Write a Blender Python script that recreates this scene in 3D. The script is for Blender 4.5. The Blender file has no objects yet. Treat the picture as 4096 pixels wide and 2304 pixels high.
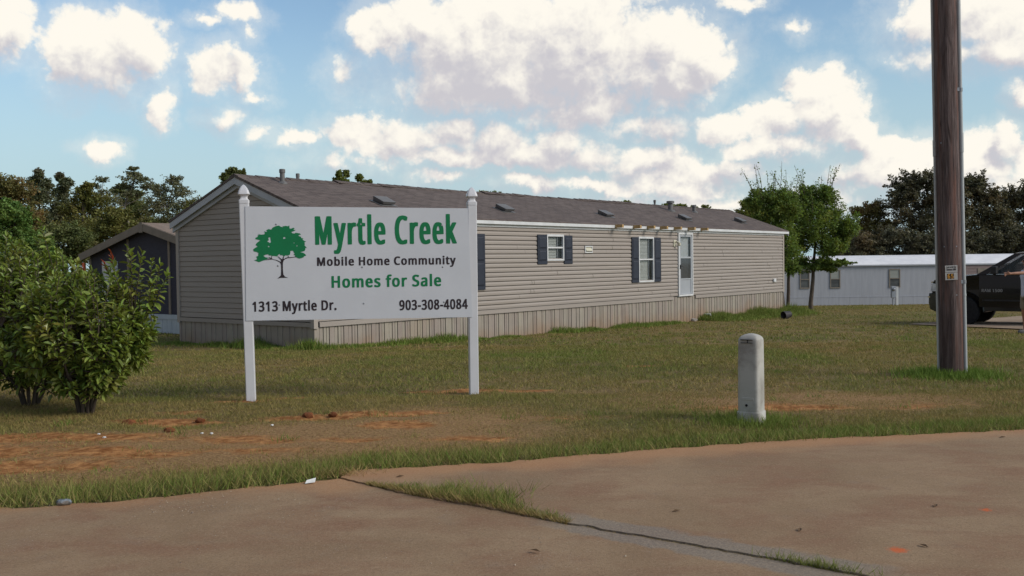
import bpy, bmesh, math, random
import numpy as np
from mathutils import Vector, Matrix, Euler
random.seed(7)
rng = np.random.default_rng(11)
R = math.radians
C = bpy.context.scene.collection
sc = bpy.context.scene

# ------------------------------------------------------------------ camera, light, sky
cam = bpy.data.cameras.new("camera")
cam.sensor_width = 36.0
cam.lens = 3974.0 / 4096.0 * 36.0
cam.clip_end = 4000
camo = bpy.data.objects.new("camera", cam)
camo.location = (0, 0, 1.47)
camo.rotation_euler = (R(90 - 1.54), R(0.72), 0)
C.objects.link(camo)
sc.camera = camo

SUN_AZ, SUN_EL = R(112), R(33)          # azimuth clockwise from +Y
SUN = Vector((math.sin(SUN_AZ) * math.cos(SUN_EL), math.cos(SUN_AZ) * math.cos(SUN_EL), math.sin(SUN_EL)))
sl = bpy.data.lights.new("sun", 'SUN')
sl.energy = 2.0
sl.angle = R(24)
sl.color = (1.0, 0.93, 0.82)
so = bpy.data.objects.new("sun", sl)
so.rotation_euler = SUN.to_track_quat('Z', 'Y').to_euler()
so.location = (30, -10, 40)
C.objects.link(so)

sc.view_settings.view_transform = 'Standard'
sc.view_settings.look = 'None'
sc.view_settings.exposure = 0.27
sc.view_settings.gamma = 1.0
sc.cycles.max_bounces = 5
sc.cycles.diffuse_bounces = 3
sc.cycles.glossy_bounces = 2
sc.cycles.transparent_max_bounces = 12
sc.cycles.caustics_reflective = False
sc.cycles.caustics_refractive = False


class NT:
    """small node-tree helper"""
    def __init__(s, tree):
        s.t = tree

    def n(s, typ, **kw):
        nd = s.t.nodes.new(typ)
        for k, v in kw.items():
            setattr(nd, k, v)
        return nd

    def link(s, a, b):
        s.t.links.new(a, b)

    def setv(s, sock, v):
        if hasattr(v, 'is_output') or isinstance(v, bpy.types.NodeSocket):
            s.link(v, sock)
        else:
            sock.default_value = v

    def math(s, op, a, b=0.0, c=0.0, clamp=False):
        nd = s.n('ShaderNodeMath', operation=op)
        nd.use_clamp = clamp
        for i, v in enumerate((a, b, c)):
            s.setv(nd.inputs[i], v)
        return nd.outputs[0]

    def vmath(s, op, a, b=(0, 0, 0), c=(0, 0, 0)):
        nd = s.n('ShaderNodeVectorMath', operation=op)
        s.setv(nd.inputs[0], a)
        s.setv(nd.inputs[1], b)
        if op == 'MULTIPLY_ADD':
            s.setv(nd.inputs[2], c)
        return nd.outputs[1] if op in ('LENGTH', 'DISTANCE', 'DOT_PRODUCT') else nd.outputs[0]

    def mix(s, f, a, b, typ='MIX'):
        nd = s.n('ShaderNodeMix', data_type='RGBA', blend_type=typ)
        s.setv(nd.inputs[0], f)
        for sock, v in ((nd.inputs[6], a), (nd.inputs[7], b)):
            if isinstance(v, (tuple, list)) and len(v) == 3:
                v = (*v, 1)
            s.setv(sock, v)
        return nd.outputs[2]

    def smooth(s, x, lo, hi, to0=0.0, to1=1.0):
        nd = s.n('ShaderNodeMapRange', interpolation_type='SMOOTHSTEP')
        s.setv(nd.inputs[0], x)
        nd.inputs[1].default_value = lo
        nd.inputs[2].default_value = hi
        nd.inputs[3].default_value = to0
        nd.inputs[4].default_value = to1
        return nd.outputs[0]

    def noise(s, vec, scale, detail=4.0, rough=0.55, color=False, dist=0.0):
        nd = s.n('ShaderNodeTexNoise')
        if vec is not None:
            s.link(vec, nd.inputs['Vector'])
        nd.inputs['Scale'].default_value = scale
        nd.inputs['Detail'].default_value = detail
        nd.inputs['Roughness'].default_value = rough
        nd.inputs['Distortion'].default_value = dist
        return nd.outputs['Color' if color else 'Fac']


# cloud puffs: azimuth, elevation, half width, half height (radians), density
CLOUDS = [
    (-0.4710, 0.2038, 0.0316, 0.0264, 1.00),
    (-0.4688, 0.2291, 0.0269, 0.0201, 0.90),
    (-0.3841, 0.1965, 0.0632, 0.0395, 1.00),
    (-0.3616, 0.2032, 0.0400, 0.0348, 1.00),
    (-0.4146, 0.1910, 0.0316, 0.0297, 0.90),
    (-0.2797, 0.1857, 0.0367, 0.0235, 0.80),
    (-0.2606, 0.1790, 0.0171, 0.0185, 0.70),
    (-0.2658, 0.2336, 0.0244, 0.0130, 0.55),
    (-0.3008, 0.2264, 0.0138, 0.0065, 0.45),
    (-0.2606, 0.2169, 0.0111, 0.0102, 0.36),
    (-0.3346, 0.1542, 0.0135, 0.0198, 0.60),
    (-0.3366, 0.1413, 0.0149, 0.0140, 0.55),
    (-0.2806, 0.1431, 0.0169, 0.0097, 0.50),
    (-0.2506, 0.1589, 0.0149, 0.0075, 0.48),
    (-0.2437, 0.1296, 0.0203, 0.0091, 0.50),
    (-0.3945, 0.1127, 0.0190, 0.0091, 0.55),
    (-0.1626, 0.1834, 0.0201, 0.0174, 0.42),
    (-0.1150, 0.2292, 0.0412, 0.0316, 1.00),
    (-0.0873, 0.2406, 0.0394, 0.0408, 1.00),
    (-0.0322, 0.2145, 0.1029, 0.0678, 1.00),
    (0.0670, 0.2092, 0.1299, 0.0735, 1.00),
    (0.1417, 0.2067, 0.0739, 0.0468, 1.00),
    (0.1803, 0.1938, 0.0442, 0.0412, 1.00),
    (-0.0129, 0.1763, 0.1188, 0.0403, 1.00),
    (0.1608, 0.1720, 0.0504, 0.0379, 0.90),
    (0.0782, 0.1497, 0.1026, 0.0240, 0.80),
    (0.1332, 0.1288, 0.0665, 0.0162, 0.60),
    (-0.1384, 0.2325, 0.0234, 0.0148, 0.80),
    (-0.1518, 0.1301, 0.0428, 0.0216, 1.00),
    (-0.1088, 0.1225, 0.0512, 0.0233, 0.90),
    (-0.0613, 0.1302, 0.0262, 0.0210, 0.90),
    (-0.0217, 0.1162, 0.0478, 0.0266, 1.00),
    (-0.0497, 0.1047, 0.0477, 0.0177, 0.90),
    (0.0481, 0.1153, 0.0342, 0.0274, 1.00),
    (0.0896, 0.1027, 0.0435, 0.0196, 0.90),
    (0.1407, 0.0975, 0.0469, 0.0195, 0.90),
    (0.1949, 0.0882, 0.0499, 0.0155, 0.80),
    (-0.2097, 0.1256, 0.0229, 0.0092, 0.60),
    (-0.0698, 0.0852, 0.0357, 0.0087, 0.80),
    (0.0217, 0.0783, 0.0518, 0.0103, 0.80),
    (0.0933, 0.0771, 0.0514, 0.0095, 0.70),
    (0.1639, 0.0716, 0.0737, 0.0141, 0.70),
    (-0.1679, 0.0971, 0.0155, 0.0093, 0.50),
    (0.0061, 0.1041, 0.1698, 0.0173, 0.80),
    (0.1718, 0.0831, 0.0927, 0.0171, 0.70),
    (-0.0733, 0.1205, 0.1027, 0.0156, 0.70),
    (0.1831, 0.0535, 0.1984, 0.0180, 0.42),
    (0.2965, 0.1614, 0.0320, 0.0243, 1.00),
    (0.3091, 0.1310, 0.0416, 0.0342, 1.00),
    (0.2595, 0.1335, 0.0335, 0.0249, 1.00),
    (0.2143, 0.1260, 0.0418, 0.0172, 0.90),
    (0.3324, 0.1149, 0.0303, 0.0230, 1.00),
    (0.2705, 0.1058, 0.0739, 0.0129, 0.70),
    (0.3675, 0.0965, 0.0417, 0.0206, 1.00),
    (0.4017, 0.0893, 0.0473, 0.0240, 0.90),
    (0.4416, 0.0872, 0.0391, 0.0250, 1.00),
    (0.4641, 0.1035, 0.0178, 0.0211, 0.90),
    (0.3322, 0.0777, 0.0535, 0.0187, 0.60),
    (0.4185, 0.0631, 0.0998, 0.0217, 0.60),
    (0.2591, 0.0536, 0.1226, 0.0192, 0.50),
    (0.4448, 0.2127, 0.0809, 0.0374, 0.75),
    (0.4186, 0.1773, 0.0498, 0.0119, 0.60),
    (0.4641, 0.1799, 0.0477, 0.0240, 0.80),
    (0.4736, 0.1394, 0.0177, 0.0159, 0.90),
    (0.2227, 0.2459, 0.0321, 0.0094, 0.55),
    (0.2766, 0.2147, 0.0154, 0.0087, 0.42),
    (0.3916, 0.0788, 0.1123, 0.0227, 0.70),
    (0.90, 0.35, 0.35, 0.20, 1.00),
    (1.50, 0.25, 0.40, 0.15, 0.90),
    (1.30, 0.60, 0.35, 0.20, 0.90),
    (2.10, 0.40, 0.40, 0.25, 1.00),
    (-1.20, 0.55, 0.20, 0.10, 0.80),
    (-2.30, 0.25, 0.20, 0.05, 0.70),
    (-2.90, 0.60, 0.20, 0.10, 0.70),
    (0.20, 0.75, 0.50, 0.20, 1.00),
    (-0.30, 1.00, 0.60, 0.15, 0.80),
]


def build_world():
    w = bpy.data.worlds.new("World")
    sc.world = w
    w.use_nodes = True
    t = w.node_tree
    t.nodes.clear()
    q = NT(t)
    out = q.n('ShaderNodeOutputWorld')
    sky = q.n('ShaderNodeTexSky', sky_type='NISHITA')
    sky.sun_disc = False
    sky.sun_elevation = SUN_EL
    sky.sun_rotation = SUN_AZ
    sky.air_density = 1.0
    sky.dust_density = 0.6
    sky.ozone_density = 1.0
    tc = q.n('ShaderNodeTexCoord')
    d = q.vmath('NORMALIZE', tc.outputs['Generated'])
    sep = q.n('ShaderNodeSeparateXYZ')
    q.link(d, sep.inputs[0])
    az = q.math('ARCTAN2', sep.outputs[0], sep.outputs[1])
    el = q.math('ARCSINE', sep.outputs[2])
    comb = q.n('ShaderNodeCombineXYZ')
    q.link(az, comb.inputs[0])
    q.link(el, comb.inputs[1])
    n1 = q.noise(d, 15.0, 9.0, 0.6, color=True)
    p = q.vmath('MULTIPLY_ADD', q.vmath('SUBTRACT', n1, (.5, .5, .5)), (0.070, 0.055, 0.0), comb.outputs[0])
    warp = q.vmath('MULTIPLY_ADD', q.vmath('SUBTRACT', q.noise(d, 22.0, 6.0, 0.6, color=True), (.5, .5, .5)), (.022, .022, .022), d)

    def puff(off):
        """cauliflower relief of the clouds, read a little to one side when off is not zero"""
        vo = q.n('ShaderNodeTexVoronoi', feature='F1', normalize=True)
        q.link(q.vmath('ADD', warp, off), vo.inputs['Vector'])
        vo.inputs['Scale'].default_value = 24.0
        vo.inputs['Detail'].default_value = 3.0
        vo.inputs['Roughness'].default_value = 0.60
        vo.inputs['Lacunarity'].default_value = 2.2
        return vo.outputs['Distance']

    g = bpy.data.node_groups.new("cloud_density", 'ShaderNodeTree')
    g.interface.new_socket("P", in_out='INPUT', socket_type='NodeSocketVector')
    g.interface.new_socket("D", in_out='OUTPUT', socket_type='NodeSocketFloat')
    h = NT(g)
    gi = h.n('NodeGroupInput')
    go = h.n('NodeGroupOutput')
    cur = None
    for (ca, ce, ra, re, s) in CLOUDS:
        v = h.vmath('MULTIPLY_ADD', gi.outputs[0], (1 / ra, 1 / re, 0), (-ca / ra, -ce / re, 0))
        dd = h.math('MULTIPLY_ADD', h.vmath('LENGTH', v), -s, s)
        cur = dd if cur is None else h.math('SMOOTH_MAX', cur, dd, 0.12)
    h.link(cur, go.inputs[0])

    def dens(vec):
        nd = q.n('ShaderNodeGroup')
        nd.node_tree = g
        q.link(vec, nd.inputs[0])
        return nd.outputs[0]

    fine = q.math('MULTIPLY', q.math('SUBTRACT', q.noise(d, 55.0, 9.0, 0.70), .5), 0.55)
    d0, d1 = dens(p), dens(q.vmath('ADD', p, (0.014, 0.045, 0)))
    v0, v1 = puff((0, 0, 0)), puff((0.009, 0.0, 0.014))
    D = q.math('ADD', q.math('MULTIPLY_ADD', q.math('SUBTRACT', .30, v0), 1.5, d0), fine)
    D2 = q.math('ADD', q.math('MULTIPLY_ADD', q.math('SUBTRACT', .30, v1), 0.8, d1), q.math('MULTIPLY', fine, .3))
    ds = dens(q.vmath('ADD', p, (0.005, 0.010, 0)))
    slope = q.math('MULTIPLY', q.math('SUBTRACT', ds, d0), 0.85)
    relief = q.math('ADD', slope, q.math('MULTIPLY', q.math('SUBTRACT', v0, v1), 2.0))
    shade = q.smooth(q.math('ADD', q.math('MULTIPLY', D2, .72), relief), -0.30, 0.80)
    # tops end crisply, shaded undersides melt into the air
    edge = q.math('MULTIPLY_ADD', q.smooth(D2, .05, .5), 0.25, 0.40)
    alpha = q.smooth(q.math('DIVIDE', q.math('ADD', D, .09), edge), 0.0, 1.0)
    veil = q.math('MULTIPLY', q.smooth(q.math('ADD', d0, q.math('MULTIPLY', fine, 1.6)), -.55, .25), .30)
    alpha = q.math('MAXIMUM', alpha, veil)
    warm_tone = (1.0, 0.955, 0.86, 1)
    grey = (0.60, 0.585, 0.625, 1)
    ccol = q.mix(shade, warm_tone, grey)
    wis = q.smooth(q.noise(d, 5.0, 7.0, 0.6), 0.45, 0.8, 0.0, 0.25)
    low = q.math('MULTIPLY', q.smooth(el, 0.0, 0.30, 0.92, 0.0), q.smooth(az, -1.3, -0.6))
    wis = wis
    b1 = q.n('ShaderNodeBackground')
    q.link(q.mix(1.0, sky.outputs[0], (0.93, 1.02, 1.04, 1), 'MULTIPLY'), b1.inputs[0])
    b1.inputs[1].default_value = SKY_STRENGTH
    b3 = q.n('ShaderNodeBackground')
    b3.inputs[0].default_value = (0.40, 0.545, 0.61, 1)
    b3.inputs[1].default_value = 0.90
    b2 = q.n('ShaderNodeBackground')
    q.link(ccol, b2.inputs[0])
    b2.inputs[1].default_value = 0.83
    m0 = q.n('ShaderNodeMixShader')
    q.link(q.math('MAXIMUM', wis, low), m0.inputs[0])
    q.link(b1.outputs[0], m0.inputs[1])
    q.link(b3.outputs[0], m0.inputs[2])
    m = q.n('ShaderNodeMixShader')
    q.link(alpha, m.inputs[0])
    q.link(m0.outputs[0], m.inputs[1])
    q.link(b2.outputs[0], m.inputs[2])
    # unseen grey sky behind and left of the camera, added to darken the gable
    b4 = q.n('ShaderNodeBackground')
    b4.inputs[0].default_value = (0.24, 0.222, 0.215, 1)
    dim_sector = q.math('MULTIPLY', q.smooth(az, -1.55, -0.95, 1.0, 0.0), q.smooth(az, -3.10, -2.75))
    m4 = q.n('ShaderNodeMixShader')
    q.link(q.math('MULTIPLY', dim_sector, q.smooth(el, 0.7, 1.2, .9, 0.0)), m4.inputs[0])
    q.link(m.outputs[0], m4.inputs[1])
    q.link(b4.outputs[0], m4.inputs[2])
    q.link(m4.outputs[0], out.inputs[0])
    w.cycles.sampling_method = 'NONE'


SKY_STRENGTH = 0.112
build_world()


# ------------------------------------------------------------------ helpers: materials
def mat(name, c1, c2=None, rough=0.8, scale=6.0, spec=0.3, metal=0.0, bump=0.0, bscale=60.0, stretch=(1, 1, 1),
        island=0.0, trans=0.0, lo=0.35, hi=0.65, detail=6.0, coord='Object', c3=None, s3=1.5, t3=(0.5, 0.7)):
    m = bpy.data.materials.new(name)
    m.use_nodes = True
    t = m.node_tree
    q = NT(t)
    b = t.nodes['Principled BSDF']
    b.inputs['Roughness'].default_value = rough
    b.inputs['Specular IOR Level'].default_value = spec
    b.inputs['Metallic'].default_value = metal
    tc = q.n('ShaderNodeTexCoord')
    vec = q.vmath('MULTIPLY', tc.outputs[coord], stretch)
    col = (*c1, 1)
    if c2 is not None:
        f = q.smooth(q.noise(vec, scale, detail, 0.62), lo, hi)
        col = q.mix(f, c1, c2)
    if c3 is not None:
        f3 = q.smooth(q.noise(vec, s3, 5, 0.6), *t3)
        col = q.mix(f3, col, c3)
    if island:
        gi = q.n('ShaderNodeNewGeometry')
        hv = q.n('ShaderNodeHueSaturation')
        q.setv(hv.inputs['Color'], col)
        q.link(q.math('MULTIPLY_ADD', gi.outputs['Random Per Island'], 2 * island, 1 - island), hv.inputs['Value'])
        q.link(q.math('MULTIPLY_ADD', gi.outputs['Random Per Island'], 0.04, 0.48), hv.inputs['Hue'])
        col = hv.outputs[0]
    q.setv(b.inputs['Base Color'], col)
    if bump:
        bn = q.n('ShaderNodeBump')
        bn.inputs['Strength'].default_value = bump
        bn.inputs['Distance'].default_value = 0.02
        q.link(q.noise(vec, bscale, 5, 0.65), bn.inputs['Height'])
        q.link(bn.outputs[0], b.inputs['Normal'])
    if trans:
        tr = q.n('ShaderNodeBsdfTranslucent')
        q.setv(tr.inputs[0], q.mix(1.0, col, (1.3, 1.25, 0.6), 'MULTIPLY'))
        mx = q.n('ShaderNodeMixShader')
        mx.inputs[0].default_value = trans
        q.link(b.outputs[0], mx.inputs[1])
        q.link(tr.outputs[0], mx.inputs[2])
        q.link(mx.outputs[0], t.nodes['Material Output'].inputs[0])
    return m


def glass_mat(name, tint, clear=0.6, rough=0.05):
    m = bpy.data.materials.new(name)
    m.use_nodes = True
    t = m.node_tree
    q = NT(t)
    b = t.nodes['Principled BSDF']
    b.inputs['Base Color'].default_value = (*tint, 1)
    b.inputs['Roughness'].default_value = rough
    b.inputs['Specular IOR Level'].default_value = 0.6
    tr = q.n('ShaderNodeBsdfTransparent')
    mx = q.n('ShaderNodeMixShader')
    mx.inputs[0].default_value = clear
    q.link(b.outputs[0], mx.inputs[1])
    q.link(tr.outputs[0], mx.inputs[2])
    q.link(mx.outputs[0], t.nodes['Material Output'].inputs[0])
    return m


# ------------------------------------------------------------------ helpers: geometry
class MB:
    """collects shapes for ONE mesh object"""
    def __init__(s):
        s.v, s.f = [], []

    def add(s, verts, faces):
        k = len(s.v)
        s.v += [tuple(p) for p in verts]
        s.f += [tuple(i + k for i in f) for f in faces]
        return s

    def box(s, x0, x1, y0, y1, z0, z1, M=None):
        vs = [Vector((x, y, z)) for x in (x0, x1) for y in (y0, y1) for z in (z0, z1)]
        if M is not None:
            vs = [M @ v for v in vs]
        return s.add(vs, [(0, 1, 3, 2), (4, 6, 7, 5), (0, 4, 5, 1), (2, 3, 7, 6), (0, 2, 6, 4), (1, 5, 7, 3)])

    def quad(s, *p):
        return s.add(p, [tuple(range(len(p)))])

    def prism(s, poly, a, b, axis=1):
        """extrude a 2D polygon between a and b along axis"""
        def P(u, v, w):
            return {0: (w, u, v), 1: (u, w, v), 2: (u, v, w)}[axis]
        n = len(poly)
        vs = [P(u, v, a) for u, v in poly] + [P(u, v, b) for u, v in poly]
        fs = [tuple(range(n)), tuple(range(2 * n - 1, n - 1, -1))]
        fs += [(i, (i + 1) % n, n + (i + 1) % n, n + i) for i in range(n)]
        return s.add(vs, fs)

    def tube(s, pts, rad, n=8, cap=True):
        pts = [Vector(p) for p in pts]
        k = len(pts)
        if not hasattr(rad, '__len__'):
            rad = [rad] * k
        vs, fs = [], []
        ref = None
        for i, p in enumerate(pts):
            t = (pts[min(i + 1, k - 1)] - pts[max(i - 1, 0)]).normalized()
            if ref is None:
                ref = Vector((1, 0, 0)) if abs(t.x) < .9 else Vector((0, 1, 0))
            u = t.cross(ref).normalized()
            w = t.cross(u).normalized()
            ref = -w.cross(t) if False else ref
            for j in range(n):
                a = 2 * math.pi * j / n
                vs.append(p + (u * math.cos(a) + w * math.sin(a)) * rad[i])
        for i in range(k - 1):
            for j in range(n):
                fs.append((i * n + j, i * n + (j + 1) % n, (i + 1) * n + (j + 1) % n, (i + 1) * n + j))
        if cap:
            fs.append(tuple(range(n - 1, -1, -1)))
            fs.append(tuple((k - 1) * n + j for j in range(n)))
        return s.add(vs, fs)

    def lathe(s, prof, c=(0, 0, 0), n=16, sq=None):
        """rings of radius r at height z; sq=(corner roundness) gives rounded squares"""
        vs, fs = [], []
        for r, z in prof:
            for j in range(n):
                a = 2 * math.pi * (j + .5) / n
                x, y = math.cos(a), math.sin(a)
                if sq:
                    e = (abs(x) ** sq + abs(y) ** sq) ** (-1 / sq)
                    x, y = x * e, y * e
                vs.append((c[0] + r * x, c[1] + r * y, c[2] + z))
        k = len(prof)
        for i in range(k - 1):
            for j in range(n):
                fs.append((i * n + j, i * n + (j + 1) % n, (i + 1) * n + (j + 1) % n, (i + 1) * n + j))
        fs.append(tuple(range(n - 1, -1, -1)))
        fs.append(tuple((k - 1) * n + j for j in range(n)))
        return s.add(vs, fs)

    def build(s, name, m, parent=None, smooth=False, bevel=0.0, loc=None, rotz=0.0):
        me = bpy.data.meshes.new(name)
        me.from_pydata(s.v, [], s.f)
        bm = bmesh.new()
        bm.from_mesh(me)
        bmesh.ops.recalc_face_normals(bm, faces=bm.faces)
        bm.to_mesh(me)
        bm.free()
        me.materials.append(m)
        return link(name, me, parent, smooth, bevel, loc, rotz)


def link(name, me, parent=None, smooth=False, bevel=0.0, loc=None, rotz=0.0):
    o = bpy.data.objects.new(name, me)
    C.objects.link(o)
    if parent is not None:
        o.parent = parent
    if loc is not None:
        o.location = loc
        o.rotation_euler = (0, 0, rotz)
    if bevel:
        md = o.modifiers.new("bevel", 'BEVEL')
        md.width = bevel
        md.segments = 2
        md.limit_method = 'ANGLE'
        md.angle_limit = R(35)
    if smooth:
        for p in me.polygons:
            p.use_smooth = True
        try:
            me.set_sharp_from_angle(angle=R(40))
        except Exception:
            pass
    return o


def tag(o, label, cat, group=None):
    o['label'] = label
    o['category'] = cat
    if group:
        o['group'] = group
    return o


def thing(name, label, cat, loc=(0, 0, 0), rotz=0.0, group=None):
    o = bpy.data.objects.new(name, None)
    C.objects.link(o)
    o.location = loc
    o.rotation_euler = (0, 0, rotz)
    o.empty_display_size = 0.2
    return tag(o, label, cat, group)


def setting(o, kind='structure'):
    o['kind'] = kind
    return o


def np_mesh(name, verts, nper, m, cols=None):
    """mesh of len(verts)/nper separate n-gons"""
    verts = np.asarray(verts, np.float32).reshape(-1, 3)
    nv = len(verts)
    nf = nv // nper
    me = bpy.data.meshes.new(name)
    me.vertices.add(nv)
    me.loops.add(nv)
    me.polygons.add(nf)
    me.vertices.foreach_set('co', verts.ravel())
    me.loops.foreach_set('vertex_index', np.arange(nv, dtype=np.int32))
    me.polygons.foreach_set('loop_start', np.arange(0, nv, nper, dtype=np.int32))
    if cols is not None:
        at = me.attributes.new('tint', 'FLOAT_COLOR', 'POINT')
        at.data.foreach_set('color', np.asarray(cols, np.float32).ravel())
    me.update(calc_edges=True)
    me.validate()
    me.materials.append(m)
    return me


# ------------------------------------------------------------------ lie of the land
GY = [-400, 0, 10.5, 14.5, 20.5, 24.6, 32.4, 39, 56, 80, 120, 400, 1500]
GZ = [0, 0, 0, -.07, -.30, -.44, -.60, -.72, -1.25, -1.9, -2.5, -3.2, -6]


def gz(x, y):
    return float(np.interp(y, GY, GZ))


# pavement edges, metres
ROAD_EDGE = [(-60, -8), (-12, 3.4), (-6, 5.30), (-3.14, 6.02), (-2.47, 6.17), (-1.9, 6.43), (-1.38, 6.67), (-1.21, 6.76)]
PAD_EDGE = [(-1.13, 6.95), (-.6, 7.08), (-.04, 7.2), (1.25, 7.66), (2.59, 7.99), (4.25, 8.25), (9, 9.2), (30, 13), (80, 20)]
JOINT = [(-1.19, 6.74), (-.75, 6.31), (.3, 5.49), (1.26, 4.79), (1.6, 4.52), (2.8, 3.5), (7, 0), (20, -10)]


def rough_line(pts, amp, step=0.12, seed=1):
    r = random.Random(seed)
    out = []
    for (x0, y0), (x1, y1) in zip(pts, pts[1:]):
        L = math.hypot(x1 - x0, y1 - y0)
        st = step if abs(x0) < 8 else 1.0
        k = max(1, int(L / st))
        for i in range(k):
            t = i / k
            out.append((x0 + (x1 - x0) * t + r.uniform(-amp, amp) * .6, y0 + (y1 - y0) * t + r.uniform(-amp, amp)))
    out.append(pts[-1])
    return out


DIRT = [  # bare clay: x, y, rx, ry, strength
    (-3.75, 7.28, .95, .28, 1.0), (-3.1, 7.75, .8, .24, .75), (-4.4, 7.95, .8, .25, .8), (-3.2, 9.3, .7, .17, .9), (-2.42, 10.9, .22, .12, .9), (-.74, 11.32, .5, .2, .85),
    (-.05, 11.25, .45, .15, .85), (-1.9, 9.5, .42, .18, 1.0), (-1.25, 9.68, .6, .13, .95), (-.98, 8.95, .32, .2, .95),
    (-1.48, 8.28, .36, .15, .9), (-2.5, 8.35, .85, .28, .65), (-3.5, 9.78, .45, .16, .75), (-.4, 8.2, .45, .14, .6), (2.6, 9.7, .9, .22, .45),
    (2.0, 14.5, .6, .22, .5), (-2.9, 10.65, .3, .14, .7), (-4.6, 8.5, .8, .3, .6), (-2.0, 7.75, .6, .2, .5), (4.2, 9.7, 1.0, .22, .35), (.5, 9.2, .7, .2, .4), (-3.4, 8.4, .8, .25, .7)]


# ------------------------------------------------------------------ the setting: ground, paving, grass
def vnoise(x, y, seed=0):
    x = np.asarray(x, float); y = np.asarray(y, float)
    xi = np.floor(x).astype(np.int64); yi = np.floor(y).astype(np.int64)
    fx = x - xi; fy = y - yi
    fx = fx * fx * (3 - 2 * fx); fy = fy * fy * (3 - 2 * fy)

    def hsh(a, b):
        n = (a * 374761393 + b * 668265263 + seed * 974634777) & 0x7fffffff
        n = (n ^ (n >> 13)) * 1274126177 & 0x7fffffff
        return ((n ^ (n >> 16)) & 0xffff) / 65535.0
    return (hsh(xi, yi) * (1 - fx) + hsh(xi + 1, yi) * fx) * (1 - fy) + (hsh(xi, yi + 1) * (1 - fx) + hsh(xi + 1, yi + 1) * fx) * fy


def fbm(x, y, seed=0, o=4):
    a, s, t = 0.5, 0.0, 0.0
    for k in range(o):
        s = s + a * vnoise(x * 2 ** k, y * 2 ** k, seed + k)
        t += a
        a *= .5
    return s / t


EX = np.array([p[0] for p in ROAD_EDGE + PAD_EDGE]); EY = np.array([p[1] for p in ROAD_EDGE + PAD_EDGE])


def dirt_amount(x, y):
    x = np.asarray(x, float); y = np.asarray(y, float)
    wx = x + (fbm(x * 2.2, y * 2.2, 5) - .5) * .6
    wy = y + (fbm(x * 2.2, y * 2.2, 9) - .5) * .35
    d = np.zeros_like(x)
    for (cx, cy, rx, ry, s) in DIRT:
        d = np.maximum(d, s * np.clip(1.25 - np.hypot((wx - cx) / rx, (wy - cy) / ry), 0, 1))
    return np.clip(d * 1.9 * np.clip((fbm(x * 1.3, y * 1.7, 91) - .17) * 3.0, 0, 1.25), 0, 1)


def thatch(x, y):
    """worn brown ground between the shrubs and the kerb grass"""
    d = y - np.interp(x, EX, EY)
    t = np.clip(1.25 - np.abs(d - 1.75) / 1.35, 0, 1) * np.clip((.9 - x) / 1.6, 0, 1)
    n = fbm(x * 1.4, y * 1.8, 61)
    t2 = np.clip(1.2 - np.hypot((x - 3.0) / 2.6, (y - 10.2) / .9), 0, 1) * .8
    return np.clip(np.maximum(t, t2) * (.45 + 1.2 * n), 0, 1)


def green_amount(x, y):
    d = y - np.interp(x, EX, EY)
    band = np.clip(1.4 - d / (.42 + .30 * vnoise(x * .8, y * 0 + 3, 2) + .22 * np.clip(-x * .6, 0, 1)), 0, 1)
    n = fbm(x * .45, y * .35, 21)
    far = np.clip((y - 8.5) / 6, 0, 1) * np.clip((n - .36) * 3.0, 0, 1) * .75
    ring = np.clip(1.4 - np.hypot(x - 5.47, (y - 12.4) * .8) / .8, 0, 1)
    ring2 = np.clip(1.3 - np.hypot(x - 2.13, (y - 8.9)) / .7, 0, 1) * .8
    mid = np.clip((fbm(x * .7, y * .6, 55) - .46) * 3.2, 0, .5)
    g = np.maximum.reduce([band * 1.0, far, ring, ring2, mid])
    g = np.where(x < -1.2, np.maximum(g, np.clip((fbm(x * 1.1, y * 1.1, 31) - .45) * 3, 0, .5) * (d < 1.0)), g)
    return np.clip(g * (1 - .7 * thatch(x, y)), 0, 1)


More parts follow.
